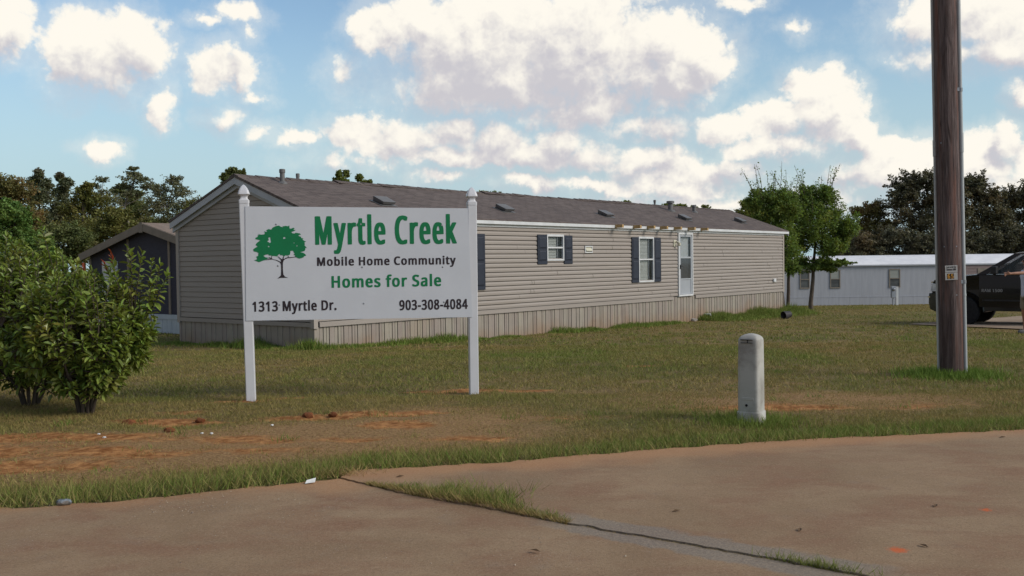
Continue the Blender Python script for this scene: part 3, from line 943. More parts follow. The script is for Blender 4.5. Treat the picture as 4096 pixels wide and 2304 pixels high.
# ------------------------------------------------------------------ lettering
GLYPHS = {
    'A': {
        '-': (323, [[35,167,7,169,-3,177,-4,248,-3,255,3,261,41,266,225,265,253,262,263,255,264,183,263,176,257,170,219,166]]),
        '.': (280, [[103,-30,57,-24,47,-19,30,-2,21,20,21,64,28,86,47,105,66,112,113,116,150,111,169,104,180,95,192,73,196,55,196,30,191,11,185,-2,169,-18,157,-24,138,-28]]),
        '0': (524, [[225,-27,166,-22,147,-18,119,-7,100,5,78,22,50,58,28,102,8,177,2,236,2,339,8,402,19,448,32,489,58,533,88,562,103,574,122,583,153,593,210,600,235,600,300,593,344,577,366,562,394,534,413,508,432,467,448,405,455,358,458,261,455,245,455,211,452,183,441,130,426,86,399,39,370,11,332,-11,294,-22],[224,73,241,76,257,85,272,101,284,120,298,161,305,195,311,264,308,355,295,423,282,455,266,480,250,493,238,499,225,500,210,494,194,483,178,461,165,433,156,395,149,342,149,233,152,202,162,152,171,127,190,95,210,79]]),
        '1': (524, [[216,-18,185,-14,178,-8,177,-2,176,411,172,414,138,391,110,389,78,391,71,395,33,445,33,458,39,467,148,552,184,580,197,587,232,591,278,590,313,586,320,577,320,-5,316,-12,310,-15,275,-19]]),
        '3': (524, [[182,-27,85,-18,44,-8,7,7,0,14,-1,20,-1,92,2,98,10,103,38,105,69,103,135,79,166,72,197,69,247,81,266,91,283,108,295,130,302,164,298,186,282,215,269,224,244,236,203,247,132,247,94,251,87,261,86,323,88,333,97,340,132,344,191,344,225,354,244,363,261,377,273,392,282,414,285,436,279,461,267,480,241,496,219,503,191,499,163,490,113,462,103,459,75,457,44,460,38,463,3,511,2,527,5,533,35,555,88,580,122,590,200,600,235,600,297,593,344,580,363,571,392,545,413,520,423,502,433,464,433,411,425,379,408,345,365,305,366,301,403,278,419,262,432,245,445,217,452,173,452,152,445,105,432,73,411,42,397,28,372,10,341,-5,313,-15,275,-22,213,-25,197,-28]]),
        '4': (524, [[294,-18,266,-15,256,-8,255,105,250,112,25,113,-9,116,-17,120,-20,127,-18,202,218,542,247,584,257,590,291,594,350,594,385,590,392,586,396,573,396,217,403,213,469,209,475,206,480,198,480,130,477,120,469,116,403,112,396,108,396,-2,392,-11,385,-15,350,-19],[149,214,244,212,253,215,254,361,250,363,247,360,218,320,153,227,148,217]]),
        '5': (524, [[188,-27,97,-18,66,-11,25,4,15,17,14,89,18,98,25,103,53,105,82,103,125,85,175,72,216,72,238,79,266,94,282,110,295,133,302,161,302,192,298,208,292,223,279,242,263,255,244,265,216,272,169,272,107,263,69,266,35,285,27,295,27,327,33,380,46,561,50,580,60,587,94,591,197,591,366,591,400,587,410,580,411,508,410,501,403,495,366,491,186,489,180,470,174,377,175,372,182,369,253,369,307,362,357,346,382,330,411,305,429,280,438,262,448,227,452,173,445,123,432,86,411,52,379,20,366,10,338,-4,294,-18,244,-25]]),
        '6': (524, [[232,-27,172,-21,147,-15,113,1,88,19,65,42,34,89,19,133,8,192,8,314,18,380,34,436,53,477,72,506,97,534,119,552,150,571,207,590,288,600,322,600,391,593,407,589,414,580,414,514,413,504,403,497,350,497,325,503,291,503,260,494,222,474,203,456,184,427,175,405,165,373,169,367,210,375,266,378,325,371,357,361,382,349,394,340,419,316,435,292,451,255,458,220,458,148,454,123,439,77,413,38,388,13,344,-11,307,-22],[230,73,244,72,253,76,273,86,289,102,299,117,307,139,314,180,307,223,292,255,275,271,257,280,241,284,210,274,191,262,177,248,159,220,154,195,159,161,178,117,203,88]]),
        '8': (524, [[222,-27,157,-22,122,-15,85,-1,47,25,25,52,6,95,2,120,2,170,12,211,28,239,64,277,92,295,96,302,64,330,47,351,25,395,21,417,21,473,28,502,37,520,69,556,110,580,157,593,213,600,241,600,319,590,363,574,392,555,403,544,428,506,436,473,436,414,429,386,405,348,356,305,361,298,397,272,427,242,440,223,448,208,455,183,455,117,448,86,432,55,405,23,378,4,344,-11,303,-22],[221,67,232,66,247,70,278,85,298,105,307,123,311,142,311,155,304,177,289,198,260,221,232,235,222,240,216,239,188,222,168,202,153,177,146,148,153,117,169,92,197,74],[227,364,235,364,247,370,274,392,285,411,292,436,288,461,275,483,257,496,232,504,216,502,200,496,186,486,171,467,164,442,169,420,180,398,199,380]]),
        '9': (524, [[144,-27,78,-22,60,-18,52,-14,46,-2,47,68,57,75,85,77,116,75,138,69,169,69,203,79,219,87,244,103,267,130,285,164,296,202,291,205,235,197,175,197,141,200,113,207,91,217,62,236,43,255,31,270,15,302,5,339,2,367,2,411,5,439,19,486,28,505,44,528,82,563,100,576,125,586,153,593,210,600,235,600,291,593,335,579,367,558,402,523,417,502,432,470,442,442,452,395,455,361,455,289,445,205,435,161,423,127,404,89,391,69,371,45,342,20,313,2,288,-8,232,-22,157,-28],[215,289,232,291,250,298,279,317,297,342,308,373,301,417,282,458,263,481,239,495,225,501,216,500,194,490,180,480,161,452,149,411,149,370,156,342,164,327,181,305,194,296]]),
        'A': (577, [[3,-18,-25,-15,-31,-12,-35,-5,-35,17,178,564,184,580,191,587,197,590,232,594,278,594,316,590,323,586,332,570,425,330,548,14,548,-5,544,-12,538,-15,500,-19,444,-19,410,-15,403,-12,397,-2,338,148,332,158,185,159,178,159,174,155,113,-2,107,-12,100,-15,66,-19],[217,261,294,261,295,270,268,342,260,365,257,367,253,366,216,267]]),
        'C': (572, [[307,-27,216,-18,188,-11,157,1,119,23,96,42,71,70,56,92,39,127,28,155,18,195,11,248,11,323,15,355,31,420,62,483,94,522,146,561,188,580,225,590,307,600,344,600,410,593,469,580,510,564,516,558,517,536,510,517,492,480,482,472,450,469,419,472,372,490,325,499,303,497,272,486,234,464,211,442,195,417,178,380,164,320,163,286,168,230,187,167,203,139,224,114,260,90,303,75,353,75,432,94,485,93,494,86,495,11,485,-2,444,-15,403,-22,338,-25,322,-28]]),
        'D': (650, [[78,-18,47,-14,41,-8,39,-2,39,570,43,583,50,587,85,591,291,591,325,587,366,580,410,568,438,555,475,531,517,489,542,452,551,433,563,395,573,336,574,248,564,189,553,152,532,111,519,91,489,58,457,32,407,7,353,-8,269,-19],[189,83,257,82,288,89,322,101,357,122,380,145,392,164,410,205,416,230,420,248,424,295,417,348,404,392,395,411,372,441,357,455,332,471,300,483,275,490,194,491,187,486,186,92]]),
        'E': (511, [[78,-18,47,-14,41,-8,39,-2,41,580,50,587,85,591,388,591,425,587,432,584,436,577,436,505,433,498,425,494,391,491,191,490,186,483,186,395,186,358,191,351,375,350,410,347,419,339,421,267,419,261,413,254,375,250,197,250,188,247,186,89,188,84,194,81,391,81,428,77,435,71,436,64,436,-5,432,-12,425,-15,391,-19]]),
        'H': (659, [[78,-18,47,-14,41,-8,39,-2,39,570,43,583,50,587,85,591,141,591,175,587,185,580,186,361,189,352,394,350,402,352,405,358,406,580,416,587,450,591,507,591,535,587,547,584,552,573,552,2,548,-11,541,-15,507,-19,450,-19,416,-15,406,-8,405,236,402,245,197,247,189,245,186,239,185,-8,175,-15,144,-18]]),
        'L': (485, [[78,-18,47,-14,41,-8,39,-2,40,577,44,584,50,587,85,591,141,591,175,587,183,583,186,573,186,380,188,87,197,84,391,84,428,80,435,74,436,67,436,-5,432,-12,425,-15,391,-19]]),
        'M': (792, [[78,-18,47,-14,41,-8,39,-2,39,570,41,580,44,584,50,587,85,591,175,591,213,587,220,583,353,233,363,215,366,217,379,248,503,573,512,586,550,591,638,591,675,587,682,584,686,573,686,430,686,2,685,-8,682,-12,675,-15,641,-19,585,-19,550,-15,541,-8,539,258,538,269,535,269,427,-8,416,-15,382,-19,338,-19,300,-14,293,-8,287,5,198,245,188,268,185,269,182,-8,172,-15,141,-18]]),
        'R': (564, [[78,-18,47,-14,41,-8,39,-2,39,570,41,580,44,584,50,587,85,591,278,590,332,584,363,577,394,566,420,552,452,520,467,495,480,455,483,423,483,395,476,352,467,327,442,292,417,270,385,250,382,242,521,14,524,-2,519,-12,513,-15,475,-19,410,-19,375,-15,369,-12,343,27,234,214,225,219,197,219,189,217,186,211,185,-8,175,-15,144,-18],[189,317,250,317,278,324,294,332,311,345,326,373,332,408,329,430,322,448,308,467,288,480,253,490,194,491,188,488,186,327]]),
        'S': (505, [[185,-27,85,-18,41,-8,10,4,3,11,2,17,3,95,13,103,41,105,72,103,113,89,166,75,200,72,225,76,257,88,279,108,288,127,292,142,292,155,285,177,275,193,250,212,213,230,125,265,88,285,74,295,41,328,25,355,15,383,11,402,12,464,22,502,31,517,40,530,60,550,78,565,116,583,141,590,213,600,241,600,319,593,350,587,413,568,426,558,427,542,420,520,406,483,397,473,366,470,335,472,269,493,232,499,216,497,191,487,174,473,162,452,159,433,167,402,185,379,232,352,339,308,375,287,398,267,423,236,435,205,439,183,439,120,429,83,413,55,391,28,357,4,328,-8,291,-18,200,-28]]),
        'a': (515, [[166,-27,110,-22,75,-11,56,-2,30,20,12,48,2,77,-1,98,-1,133,3,161,14,189,30,211,60,237,91,252,157,268,219,275,274,277,277,283,277,302,273,320,267,336,253,350,225,361,207,358,135,332,75,333,65,345,50,383,49,405,52,414,66,423,100,436,153,450,216,456,247,456,307,450,344,440,363,430,378,419,395,402,413,367,420,339,424,302,422,-8,413,-15,378,-19,341,-19,307,-15,291,-6,272,-15,244,-22],[184,70,197,69,216,76,245,92,259,108,270,130,276,152,277,183,275,188,269,191,247,188,228,187,191,177,166,161,157,148,149,127,150,105,162,83]]),
        'b': (558, [[266,-27,207,-22,188,-18,163,-8,147,-15,113,-19,72,-18,38,-14,30,-5,30,614,35,622,41,625,75,628,132,628,169,624,177,614,177,558,178,447,185,446,257,456,288,456,357,446,394,429,413,416,442,386,451,373,470,336,483,283,486,252,486,173,483,145,466,86,448,52,436,36,413,13,378,-8,353,-18,335,-22],[256,70,272,73,291,82,305,95,313,108,329,145,336,177,339,208,333,273,317,317,300,340,285,351,263,359,238,355,225,349,216,344,200,327,184,289,177,245,177,186,181,161,192,123,205,98,219,85,235,76]]),
        'c': (450, [[235,-27,157,-18,125,-8,107,1,78,19,60,38,34,73,19,111,8,161,8,267,15,305,25,333,47,373,75,406,100,424,128,438,169,450,225,456,272,456,325,450,357,443,385,432,394,423,396,411,391,392,376,352,366,342,307,341,253,356,235,355,213,348,197,337,184,323,169,295,162,277,155,239,155,189,165,142,172,127,184,105,194,94,213,81,241,72,257,72,272,76,325,94,378,93,385,90,389,83,389,11,379,-2,347,-15,316,-22]]),
        'd': (558, [[216,-27,157,-22,116,-9,85,10,50,44,40,58,25,89,19,108,8,158,8,267,12,289,25,339,40,370,58,395,71,408,107,434,147,449,203,456,244,456,278,453,310,446,316,447,318,564,318,614,325,624,363,628,416,628,450,625,457,622,461,614,461,-5,453,-14,419,-18,375,-19,341,-15,328,-9,285,-22],[230,70,238,70,260,76,288,94,307,130,317,183,317,239,310,280,301,308,282,339,266,349,244,358,228,359,211,352,185,327,165,286,155,233,155,192,158,167,173,120,191,92,203,82]]),
        'e': (517, [[244,-27,182,-22,150,-15,119,-2,83,20,52,52,37,73,25,98,15,127,8,164,8,264,15,302,26,333,40,361,55,383,88,415,110,430,147,446,178,453,213,456,257,456,291,453,341,440,360,430,389,408,402,395,422,366,438,330,448,280,449,198,444,188,438,185,403,181,169,181,163,181,159,177,159,167,169,136,190,102,207,88,241,73,282,72,310,79,360,97,391,99,419,97,429,89,430,17,429,11,422,4,382,-11,353,-18,297,-25],[164,277,294,276,298,280,295,295,285,320,275,336,257,352,241,358,228,359,210,352,193,339,178,320,162,283]]),
        'f': (341, [[88,-18,57,-14,49,-5,48,352,41,356,-15,360,-22,363,-26,373,-25,417,-18,424,47,447,52,508,59,539,65,555,85,584,100,600,116,610,138,621,150,624,203,631,257,631,291,628,338,616,347,608,348,592,332,542,325,532,319,528,288,526,260,528,241,534,228,533,219,528,209,517,199,489,196,458,200,451,260,450,294,447,302,442,305,433,305,377,303,367,294,360,260,356,203,356,196,352,194,-8,185,-15,153,-18]]),
        'i': (272, [[69,-18,38,-14,32,-8,30,-2,30,436,33,442,41,447,75,450,138,449,169,446,175,439,177,433,177,-5,173,-11,166,-15,132,-19],[100,482,69,485,57,489,46,495,33,508,28,517,24,536,24,555,31,583,47,599,63,606,107,609,147,605,160,599,169,591,176,583,182,567,183,533,176,511,157,492,135,485]]),
        'l': (272, [[69,-18,38,-14,32,-8,30,-2,30,614,35,622,41,625,75,628,138,627,169,624,175,618,177,611,177,-5,173,-11,166,-15,132,-19]]),
        'm': (815, [[69,-18,38,-14,32,-8,30,-2,30,430,31,439,38,446,72,450,116,450,150,447,166,439,213,453,247,456,291,456,357,446,378,437,403,422,438,440,469,450,522,456,563,456,619,449,647,439,678,419,698,395,709,373,720,330,724,283,723,-5,720,-11,713,-15,678,-19,622,-19,588,-15,582,-12,577,-5,577,30,577,292,570,320,555,345,538,355,522,359,497,349,478,337,459,302,452,273,449,248,447,-8,438,-15,403,-19,350,-19,316,-15,308,-11,305,-2,305,273,302,302,295,323,286,339,266,355,250,359,225,351,210,339,193,314,183,286,177,248,176,-8,166,-15,135,-18]]),
        'n': (560, [[69,-18,38,-14,32,-8,30,-2,30,433,32,439,38,446,75,450,116,450,150,447,166,438,188,446,222,453,257,456,300,456,335,453,369,446,414,423,438,400,448,386,454,373,464,339,467,317,468,130,467,-2,464,-11,457,-15,419,-19,369,-19,335,-15,328,-12,324,-2,324,277,320,305,310,330,297,346,266,359,257,359,235,352,210,337,200,323,184,286,177,248,176,-8,166,-15,135,-18]]),
        'o': (550, [[235,-27,175,-22,138,-11,97,10,82,22,58,45,40,70,28,95,15,133,8,167,8,264,15,305,25,333,39,361,65,395,88,415,128,438,163,449,219,456,253,456,300,453,353,440,398,414,430,383,448,358,466,317,477,273,480,245,480,189,473,139,463,105,454,83,427,42,407,22,375,1,328,-18,310,-22],[239,70,247,70,272,79,285,88,303,107,323,152,330,189,330,245,323,280,312,308,291,337,266,352,247,359,238,359,216,352,200,342,188,331,169,295,162,273,155,236,155,192,162,155,173,123,185,104,200,88,225,74]]),
        'r': (396, [[69,-18,38,-14,32,-8,30,-2,31,439,41,447,75,450,119,450,153,447,169,435,185,443,219,453,253,456,303,454,347,450,357,442,358,427,348,364,345,358,338,353,307,350,266,353,244,346,225,334,207,316,189,286,177,242,176,-8,166,-15,135,-18]]),
        's': (449, [[163,-27,75,-18,47,-11,15,2,5,14,6,89,16,97,44,99,75,97,122,79,157,70,194,69,219,79,232,88,241,111,238,125,227,139,210,151,103,196,50,225,21,255,11,273,5,292,2,330,6,358,15,383,30,402,60,427,85,440,122,450,175,456,216,456,266,453,307,446,350,433,366,427,376,417,377,402,373,389,354,345,347,339,316,336,285,338,232,355,197,362,172,355,159,348,151,339,147,327,156,308,169,298,207,279,307,238,352,208,375,177,382,158,386,136,386,98,379,67,367,42,335,10,316,-2,294,-11,250,-22,182,-28]]),
        't': (354, [[194,-27,138,-22,110,-13,85,0,61,23,51,39,44,58,36,95,36,352,32,356,-15,361,-22,367,-23,373,-22,417,-12,427,38,452,62,530,72,542,113,547,172,543,182,536,183,511,183,458,186,452,260,450,294,447,302,442,305,433,305,370,298,361,260,356,191,356,184,352,183,120,191,92,200,80,213,71,219,69,263,75,297,72,303,68,308,58,308,-2,300,-12,282,-18]]),
        'u': (560, [[210,-27,135,-18,113,-11,91,-1,75,10,61,23,50,39,37,64,27,108,28,439,38,447,75,450,128,450,163,447,172,439,174,136,178,117,184,102,194,88,209,77,219,73,235,69,260,76,275,85,288,95,303,117,317,170,321,208,322,439,332,447,366,450,419,450,457,446,463,439,464,433,463,-8,453,-15,416,-19,378,-19,344,-15,328,-9,285,-22,222,-28]]),
        'y': (474, [[57,-211,-3,-206,-22,-202,-26,-198,-29,-189,-28,-123,-18,-116,13,-113,53,-115,85,-99,101,-77,110,-58,132,-2,-35,414,-34,439,-25,447,10,450,69,450,103,447,110,443,116,433,200,212,207,201,211,205,290,427,300,443,307,447,341,450,400,450,438,446,444,439,446,430,445,417,438,398,263,-64,226,-139,194,-175,178,-187,153,-199,128,-206,69,-212]]),
    },
    'B': {
        'C': (597, [[307,-18,219,-12,172,-2,147,7,122,20,82,50,50,89,28,130,15,161,5,202,-1,252,-1,317,2,348,19,414,50,477,78,512,100,531,125,549,153,563,182,574,210,581,310,591,391,587,444,581,485,571,526,555,530,548,530,542,523,523,504,486,497,482,450,479,403,482,357,499,325,506,288,496,249,473,224,448,207,423,190,386,180,348,174,289,180,223,200,161,215,133,238,106,275,81,319,66,338,66,416,84,497,84,504,83,508,77,508,17,505,11,497,6,457,-6,419,-12,338,-16,322,-19]]),
        'M': (817, [[78,-8,35,-6,28,-2,27,5,27,564,28,573,31,577,85,581,178,581,194,578,228,578,235,574,356,252,363,241,367,245,376,267,494,574,500,578,535,578,550,581,641,581,657,578,691,578,698,570,699,539,699,8,697,-2,694,-5,641,-9,585,-9,569,-6,535,-6,528,-2,527,202,525,210,522,210,448,17,441,2,435,-5,397,-6,382,-9,338,-9,322,-6,288,-6,282,-2,200,207,197,207,196,198,194,-2,188,-6,153,-6,138,-9]]),
        'e': (542, [[244,-18,166,-12,135,-5,108,5,69,28,40,58,25,80,12,105,3,133,-4,170,-4,258,3,295,15,330,41,374,74,408,113,430,166,444,257,447,272,444,307,443,338,436,360,429,386,414,413,391,432,364,451,323,458,295,461,270,461,208,460,198,457,195,403,191,175,191,169,188,168,183,175,148,185,122,202,95,222,79,247,67,263,63,294,70,344,87,391,89,435,87,441,83,442,77,441,17,435,12,416,4,369,-9,303,-16],[174,267,283,267,286,270,286,283,282,302,273,327,262,342,254,352,235,364,228,363,213,353,197,337,182,311,171,273]]),
        'k': (518, [[69,-8,25,-6,19,-2,18,5,19,611,28,616,128,619,147,616,182,615,188,611,191,349,194,348,200,353,282,436,338,441,400,441,416,438,441,438,454,436,457,430,455,423,294,253,290,245,467,8,469,-2,463,-6,428,-6,413,-9,344,-9,328,-6,291,-5,280,5,194,119,191,119,189,111,188,-2,182,-6,147,-6,132,-9]]),
        'l': (297, [[69,-8,25,-6,19,-2,18,5,18,608,22,614,28,616,60,616,75,619,138,618,182,615,188,611,189,605,189,2,185,-5,178,-6,147,-6,132,-9]]),
        'r': (421, [[69,-8,25,-6,18,2,19,433,25,437,60,438,75,441,119,441,135,438,175,437,203,443,238,444,253,447,294,447,316,444,344,443,363,440,369,436,360,367,353,363,319,362,307,360,278,362,253,352,229,333,216,318,201,292,194,270,189,248,188,-2,182,-6,147,-6,132,-9]]),
        't': (379, [[194,-18,122,-12,97,-5,69,10,49,30,39,45,31,64,24,102,23,361,19,365,10,368,-31,370,-35,377,-36,402,-34,411,-29,417,25,445,50,523,57,533,113,538,188,534,194,530,196,517,196,448,199,442,310,437,316,433,318,423,317,380,313,370,260,366,203,366,196,361,197,105,209,77,225,64,247,63,263,66,316,61,321,52,321,11,317,-2,297,-9,247,-16]]),
        'y': (499, [[57,-202,-18,-197,-37,-192,-42,-183,-42,-133,-34,-125,0,-125,16,-122,38,-125,72,-106,88,-83,99,-61,120,-11,121,2,-47,420,-48,430,-40,437,-6,438,10,441,69,441,122,436,129,427,200,239,207,229,211,233,278,420,288,436,344,441,447,437,457,433,457,423,276,-58,238,-133,210,-165,194,-177,169,-190,144,-197,119,-200]]),
    },
}


def lettering(text, face, x0, x1, zbase, cap, name, m, parent, y=0.0, depth=.0012, spacing=0):
    """flat vinyl letters filling x0..x1, standing in the XZ plane, facing -Y"""
    G = GLYPHS[face]
    pen, polys = 0, []
    lo, hi = 1e9, -1e9
    for ch in text:
        if ch == ' ':
            pen += 260 if face == 'A' else 300
            continue
        adv, cs = G[ch]
        for c in cs:
            pts = [(c[i] + pen, c[i + 1]) for i in range(0, len(c), 2)]
            lo = min(lo, min(p[0] for p in pts)); hi = max(hi, max(p[0] for p in pts))
            polys.append(pts)
        pen += adv + spacing
    sx = (x1 - x0) / (hi - lo)
    sz = cap / .58 / 1000
    cu = bpy.data.curves.new(name, 'CURVE')
    cu.dimensions = '2D'
    cu.fill_mode = 'BOTH'
    cu.extrude = depth
    for pts in polys:
        sp = cu.splines.new('POLY')
        sp.points.add(len(pts) - 1)
        for p, (a, b) in zip(sp.points, pts):
            p.co = ((a - lo) * sx + x0, b * sz, 0, 1)
        sp.use_cyclic_u = True
    tmp = bpy.data.objects.new("tmp", cu)
    C.objects.link(tmp)
    dg = bpy.context.evaluated_depsgraph_get()
    me = bpy.data.meshes.new_from_object(tmp.evaluated_get(dg))
    bpy.data.objects.remove(tmp)
    me.transform(Matrix.Translation((0, y, zbase)) @ Matrix.Rotation(math.pi / 2, 4, 'X'))
    me.materials.clear()
    me.materials.append(m)
    return link(name, me, parent)


def flat_shape(polys, name, m, parent, y, depth=.0012):
    cu = bpy.data.curves.new(name, 'CURVE')
    cu.dimensions = '2D'
    cu.fill_mode = 'BOTH'
    cu.extrude = depth
    for pts in polys:
        sp = cu.splines.new('POLY')
        sp.points.add(len(pts) - 1)
        for p, (a, b) in zip(sp.points, pts):
            p.co = (a, b, 0, 1)
        sp.use_cyclic_u = True
    tmp = bpy.data.objects.new("tmp", cu)
    C.objects.link(tmp)
    me = bpy.data.meshes.new_from_object(tmp.evaluated_get(bpy.context.evaluated_depsgraph_get()))
    bpy.data.objects.remove(tmp)
    me.transform(Matrix.Translation((0, y, 0)) @ Matrix.Rotation(math.pi / 2, 4, 'X'))
    me.materials.append(m)
    return link(name, me, parent)


# ------------------------------------------------------------------ the sign
vinyl = mat("white_vinyl", (.60, .60, .63), (.56, .56, .585), .35, 3, spec=.5)
board_m = mat("sign_board_white", (.545, .56, .60), (.52, .535, .575), .45, 2.5, spec=.4)
green_v = mat("green_vinyl", (.004, .165, .058), (.004, .15, .052), .5, 8)
dark_v = mat("dark_vinyl", (.022, .015, .018), (.03, .02, .024), .5, 8)
steel = mat("galvanised_steel", (.33, .34, .36), (.24, .25, .27), .45, 12, metal=.5)

sg = thing("community_sign", "white two-post sign with green tree logo and green lettering on the lawn", "sign",
           (-2.825, 10.656, -.003), math.atan2(.1825, .9832))


def post(x, lean, zt):
    p = MB()
    p.lathe([(.0508, -.1), (.0508, zt)], n=48, sq=40)
    o = p.build("post", vinyl, sg, bevel=.004, loc=(x, 0, 0))
    o.rotation_euler = (0, lean, 0)
    f = MB()
    f.lathe([(.0545, zt - .002), (.0545, zt + .031), (.050, zt + .034), (.042, zt + .043), (.037, zt + .055), (.0365, zt + .066), (.041, zt + .078), (.052, zt + .088),
             (.0605, zt + .094), (.0605, zt + .100), (.056, zt + .118), (.049, zt + .138), (.038, zt + .160), (.023, zt + .181), (.008, zt + .196), (.002, zt + .2)], n=32, sq=9)
    f.build("finial", vinyl, o, smooth=True)
    return o


post(0, -R(.9), 2.13)
post(2.42, R(.1), 2.105)
bd = MB()
bd.add([(-.033, -.058, .874), (2.406, -.058, .858), (2.372, -.058, 2.066), (-.018, -.058, 2.094),
        (-.033, -.052, .874), (2.406, -.052, .858), (2.372, -.052, 2.066), (-.018, -.052, 2.094)],
       [(0, 1, 2, 3), (7, 6, 5, 4), (0, 4, 5, 1), (1, 5, 6, 2), (2, 6, 7, 3), (3, 7, 4, 0)])
board = bd.build("board", board_m, sg)
YL = -.0592
lettering("Myrtle Creek", 'B', .706, 2.245, 1.682, .303, "lettering", green_v, board, YL)
lettering("Mobile Home Community", 'A', .722, 2.229, 1.452, .088, "lettering", dark_v, board, YL, spacing=20)
lettering("Homes for Sale", 'A', .872, 2.064, 1.214, .122, "lettering", green_v, board, YL, spacing=15)
lettering("1313 Myrtle Dr.", 'A', .036, .921, .972, .103, "lettering", dark_v, board, YL)
lettering("903-308-4084", 'A', 1.599, 2.357, .955, .105, "lettering", dark_v, board, YL)

# round-crowned tree emblem (traced in units of 1/1656 of a 0.53 m panel)
CROWN = [(160, 712), (175, 690), (215, 665), (255, 650), (245, 635), (215, 612), (235, 580), (268, 550), (315, 522), (290, 512), (212, 492), (215, 470), (265, 445), (268, 412),
         (310, 410), (270, 390), (330, 405), (400, 400), (415, 375), (398, 340), (450, 350), (462, 338), (440, 318), (490, 292), (550, 305), (575, 265), (640, 235), (710, 222), (750, 248),
         (800, 262), (785, 238), (850, 230), (905, 240), (922, 220), (935, 255), (925, 275), (960, 290), (1010, 268), (1042, 285), (1010, 305), (1060, 318), (1020, 340), (965, 355),
         (990, 380), (1030, 388), (1060, 370), (1145, 385), (1170, 408), (1118, 420), (1125, 440), (1175, 455), (1170, 475), (1222, 492), (1200, 510), (1240, 540), (1275, 548), (1240, 575),
         (1250, 605), (1240, 630), (1262, 650), (1290, 685), (1255, 680), (1258, 712), (1240, 745), (1145, 768), (1210, 780), (1255, 810), (1272, 840), (1230, 850), (1215, 875), (1130, 900),
         (1075, 880), (1030, 850), (1045, 835), (1005, 818), (1030, 795), (1010, 770), (1005, 748), (980, 735), (935, 748), (940, 770), (930, 815), (880, 835), (840, 828), (800, 855), (770, 825),
         (720, 825), (715, 800), (690, 812), (660, 850), (610, 840), (540, 838), (520, 825), (500, 832), (470, 805), (420, 812), (375, 835), (415, 865), (470, 872), (500, 875), (440, 900),
         (400, 920), (340, 940), (278, 962), (240, 945), (180, 922), (235, 905), (240, 875), (215, 855), (235, 845), (265, 830), (270, 775), (235, 755), (185, 745)]
HOLES = [[(480, 470), (525, 458), (530, 520), (538, 555), (515, 575), (455, 540), (495, 520)], [(795, 470), (820, 452), (850, 480), (800, 496)], [(470, 645), (485, 632), (512, 650), (480, 660)],
         [(1008, 578), (1022, 570), (1034, 580), (1020, 587)], [(1068, 638), (1085, 625), (1098, 638), (1080, 652)]]
TRUNK = [(658, 1302), (700, 1265), (735, 1230), (742, 1100), (738, 1010), (722, 975), (680, 950), (640, 930), (560, 908), (500, 915), (400, 922), (440, 906), (530, 900), (520, 890), (470, 880), (500, 862), (530, 880),
         (545, 845), (556, 845), (545, 885), (570, 903), (640, 920), (690, 938), (742, 965), (735, 920), (700, 880), (668, 850), (690, 852), (745, 900), (770, 905), (780, 870), (795, 845), (808, 848), (795, 890), (800, 905),
         (840, 880), (885, 870), (892, 838), (902, 838), (900, 870), (980, 865), (1060, 858), (1065, 868), (960, 880), (880, 888), (830, 905), (795, 935), (780, 980), (775, 1100), (785, 1220), (815, 1260), (880, 1285), (790, 1284), (720, 1285)]
SX, SZ = .563 / 1130, .571 / 1082


def em(pts, dy=0):
    return [(.054 + (a - 160) * SX, 1.318 + (1302 - b) * SZ) for a, b in pts]


flat_shape([em(CROWN)] + [em(h) for h in HOLES], "emblem_crown", green_v, board, YL)
flat_shape([em(TRUNK)], "emblem_trunk", dark_v, board, YL - .0006)
for (x, z) in [(.298, 1.90), (1.195, 1.895), (2.08, 1.88), (.31, 1.456), (1.204, 1.43), (2.083, 1.42), (.318, 1.037), (1.213, 1.034), (2.092, 1.032)]:
    MB().lathe([(.010, 0), (.009, .003), (.004, .005)], n=10).build("screw", steel, board, smooth=True, loc=(x, -.058, z)).rotation_euler = (R(90), 0, 0)
so_ = MB()
for (x, y, r, h) in [(-.02, -.02, .13, .03), (2.42, -.02, .15, .03)]:
    pass

# ------------------------------------------------------------------ the tan mobile home
siding = mat("tan_vinyl_siding", (.338, .298, .267), (.312, .274, .245), .55, 1.2, spec=.3, stretch=(.4, .4, 6), c3=(.30, .258, .222), s3=.5, t3=(.55, .75))
siding2 = mat("tan_vinyl_trim", (.37, .325, .285), None, .55)
shingle = bpy.data.materials.new("brown_shingles")
shingle.use_nodes = True
q = NT(shingle.node_tree)
b = shingle.node_tree.nodes['Principled BSDF']
b.inputs['Roughness'].default_value = .95
b.inputs['Specular IOR Level'].default_value = .15
tc = q.n('ShaderNodeTexCoord')
br = q.n('ShaderNodeTexBrick')
q.link(tc.outputs['Object'], br.inputs['Vector'])
br.inputs['Scale'].default_value = 1
br.inputs['Brick Width'].default_value = .33
br.inputs['Row Height'].default_value = .135
br.inputs['Mortar Size'].default_value = .009
br.inputs['Mortar Smooth'].default_value = .3
br.inputs['Bias'].default_value = 0
br.inputs['Color1'].default_value = (.150, .122, .113, 1)
br.inputs['Color2'].default_value = (.104, .084, .079, 1)
br.inputs['Mortar'].default_value = (.055, .045, .043, 1)
sc_ = q.mix(q.smooth(q.noise(q.vmath('MULTIPLY', tc.outputs['Object'], (1, 5, 1)), 2.4, 6, .65), .4, .68, 0, .55), br.outputs[0], (.19, .155, .14))
sc_ = q.mix(q.smooth(q.noise(tc.outputs['Object'], .5, 5, .6), .4, .7, 0, .5), sc_, (.10, .082, .078))
q.link(sc_, b.inputs['Base Color'])
bn = q.n('ShaderNodeBump')
bn.inputs['Strength'].default_value = .6
bn.inputs['Distance'].default_value = .02
q.link(br.outputs['Fac'], bn.inputs['Height'])
bn.invert = True
q.link(bn.outputs[0], b.inputs['Normal'])
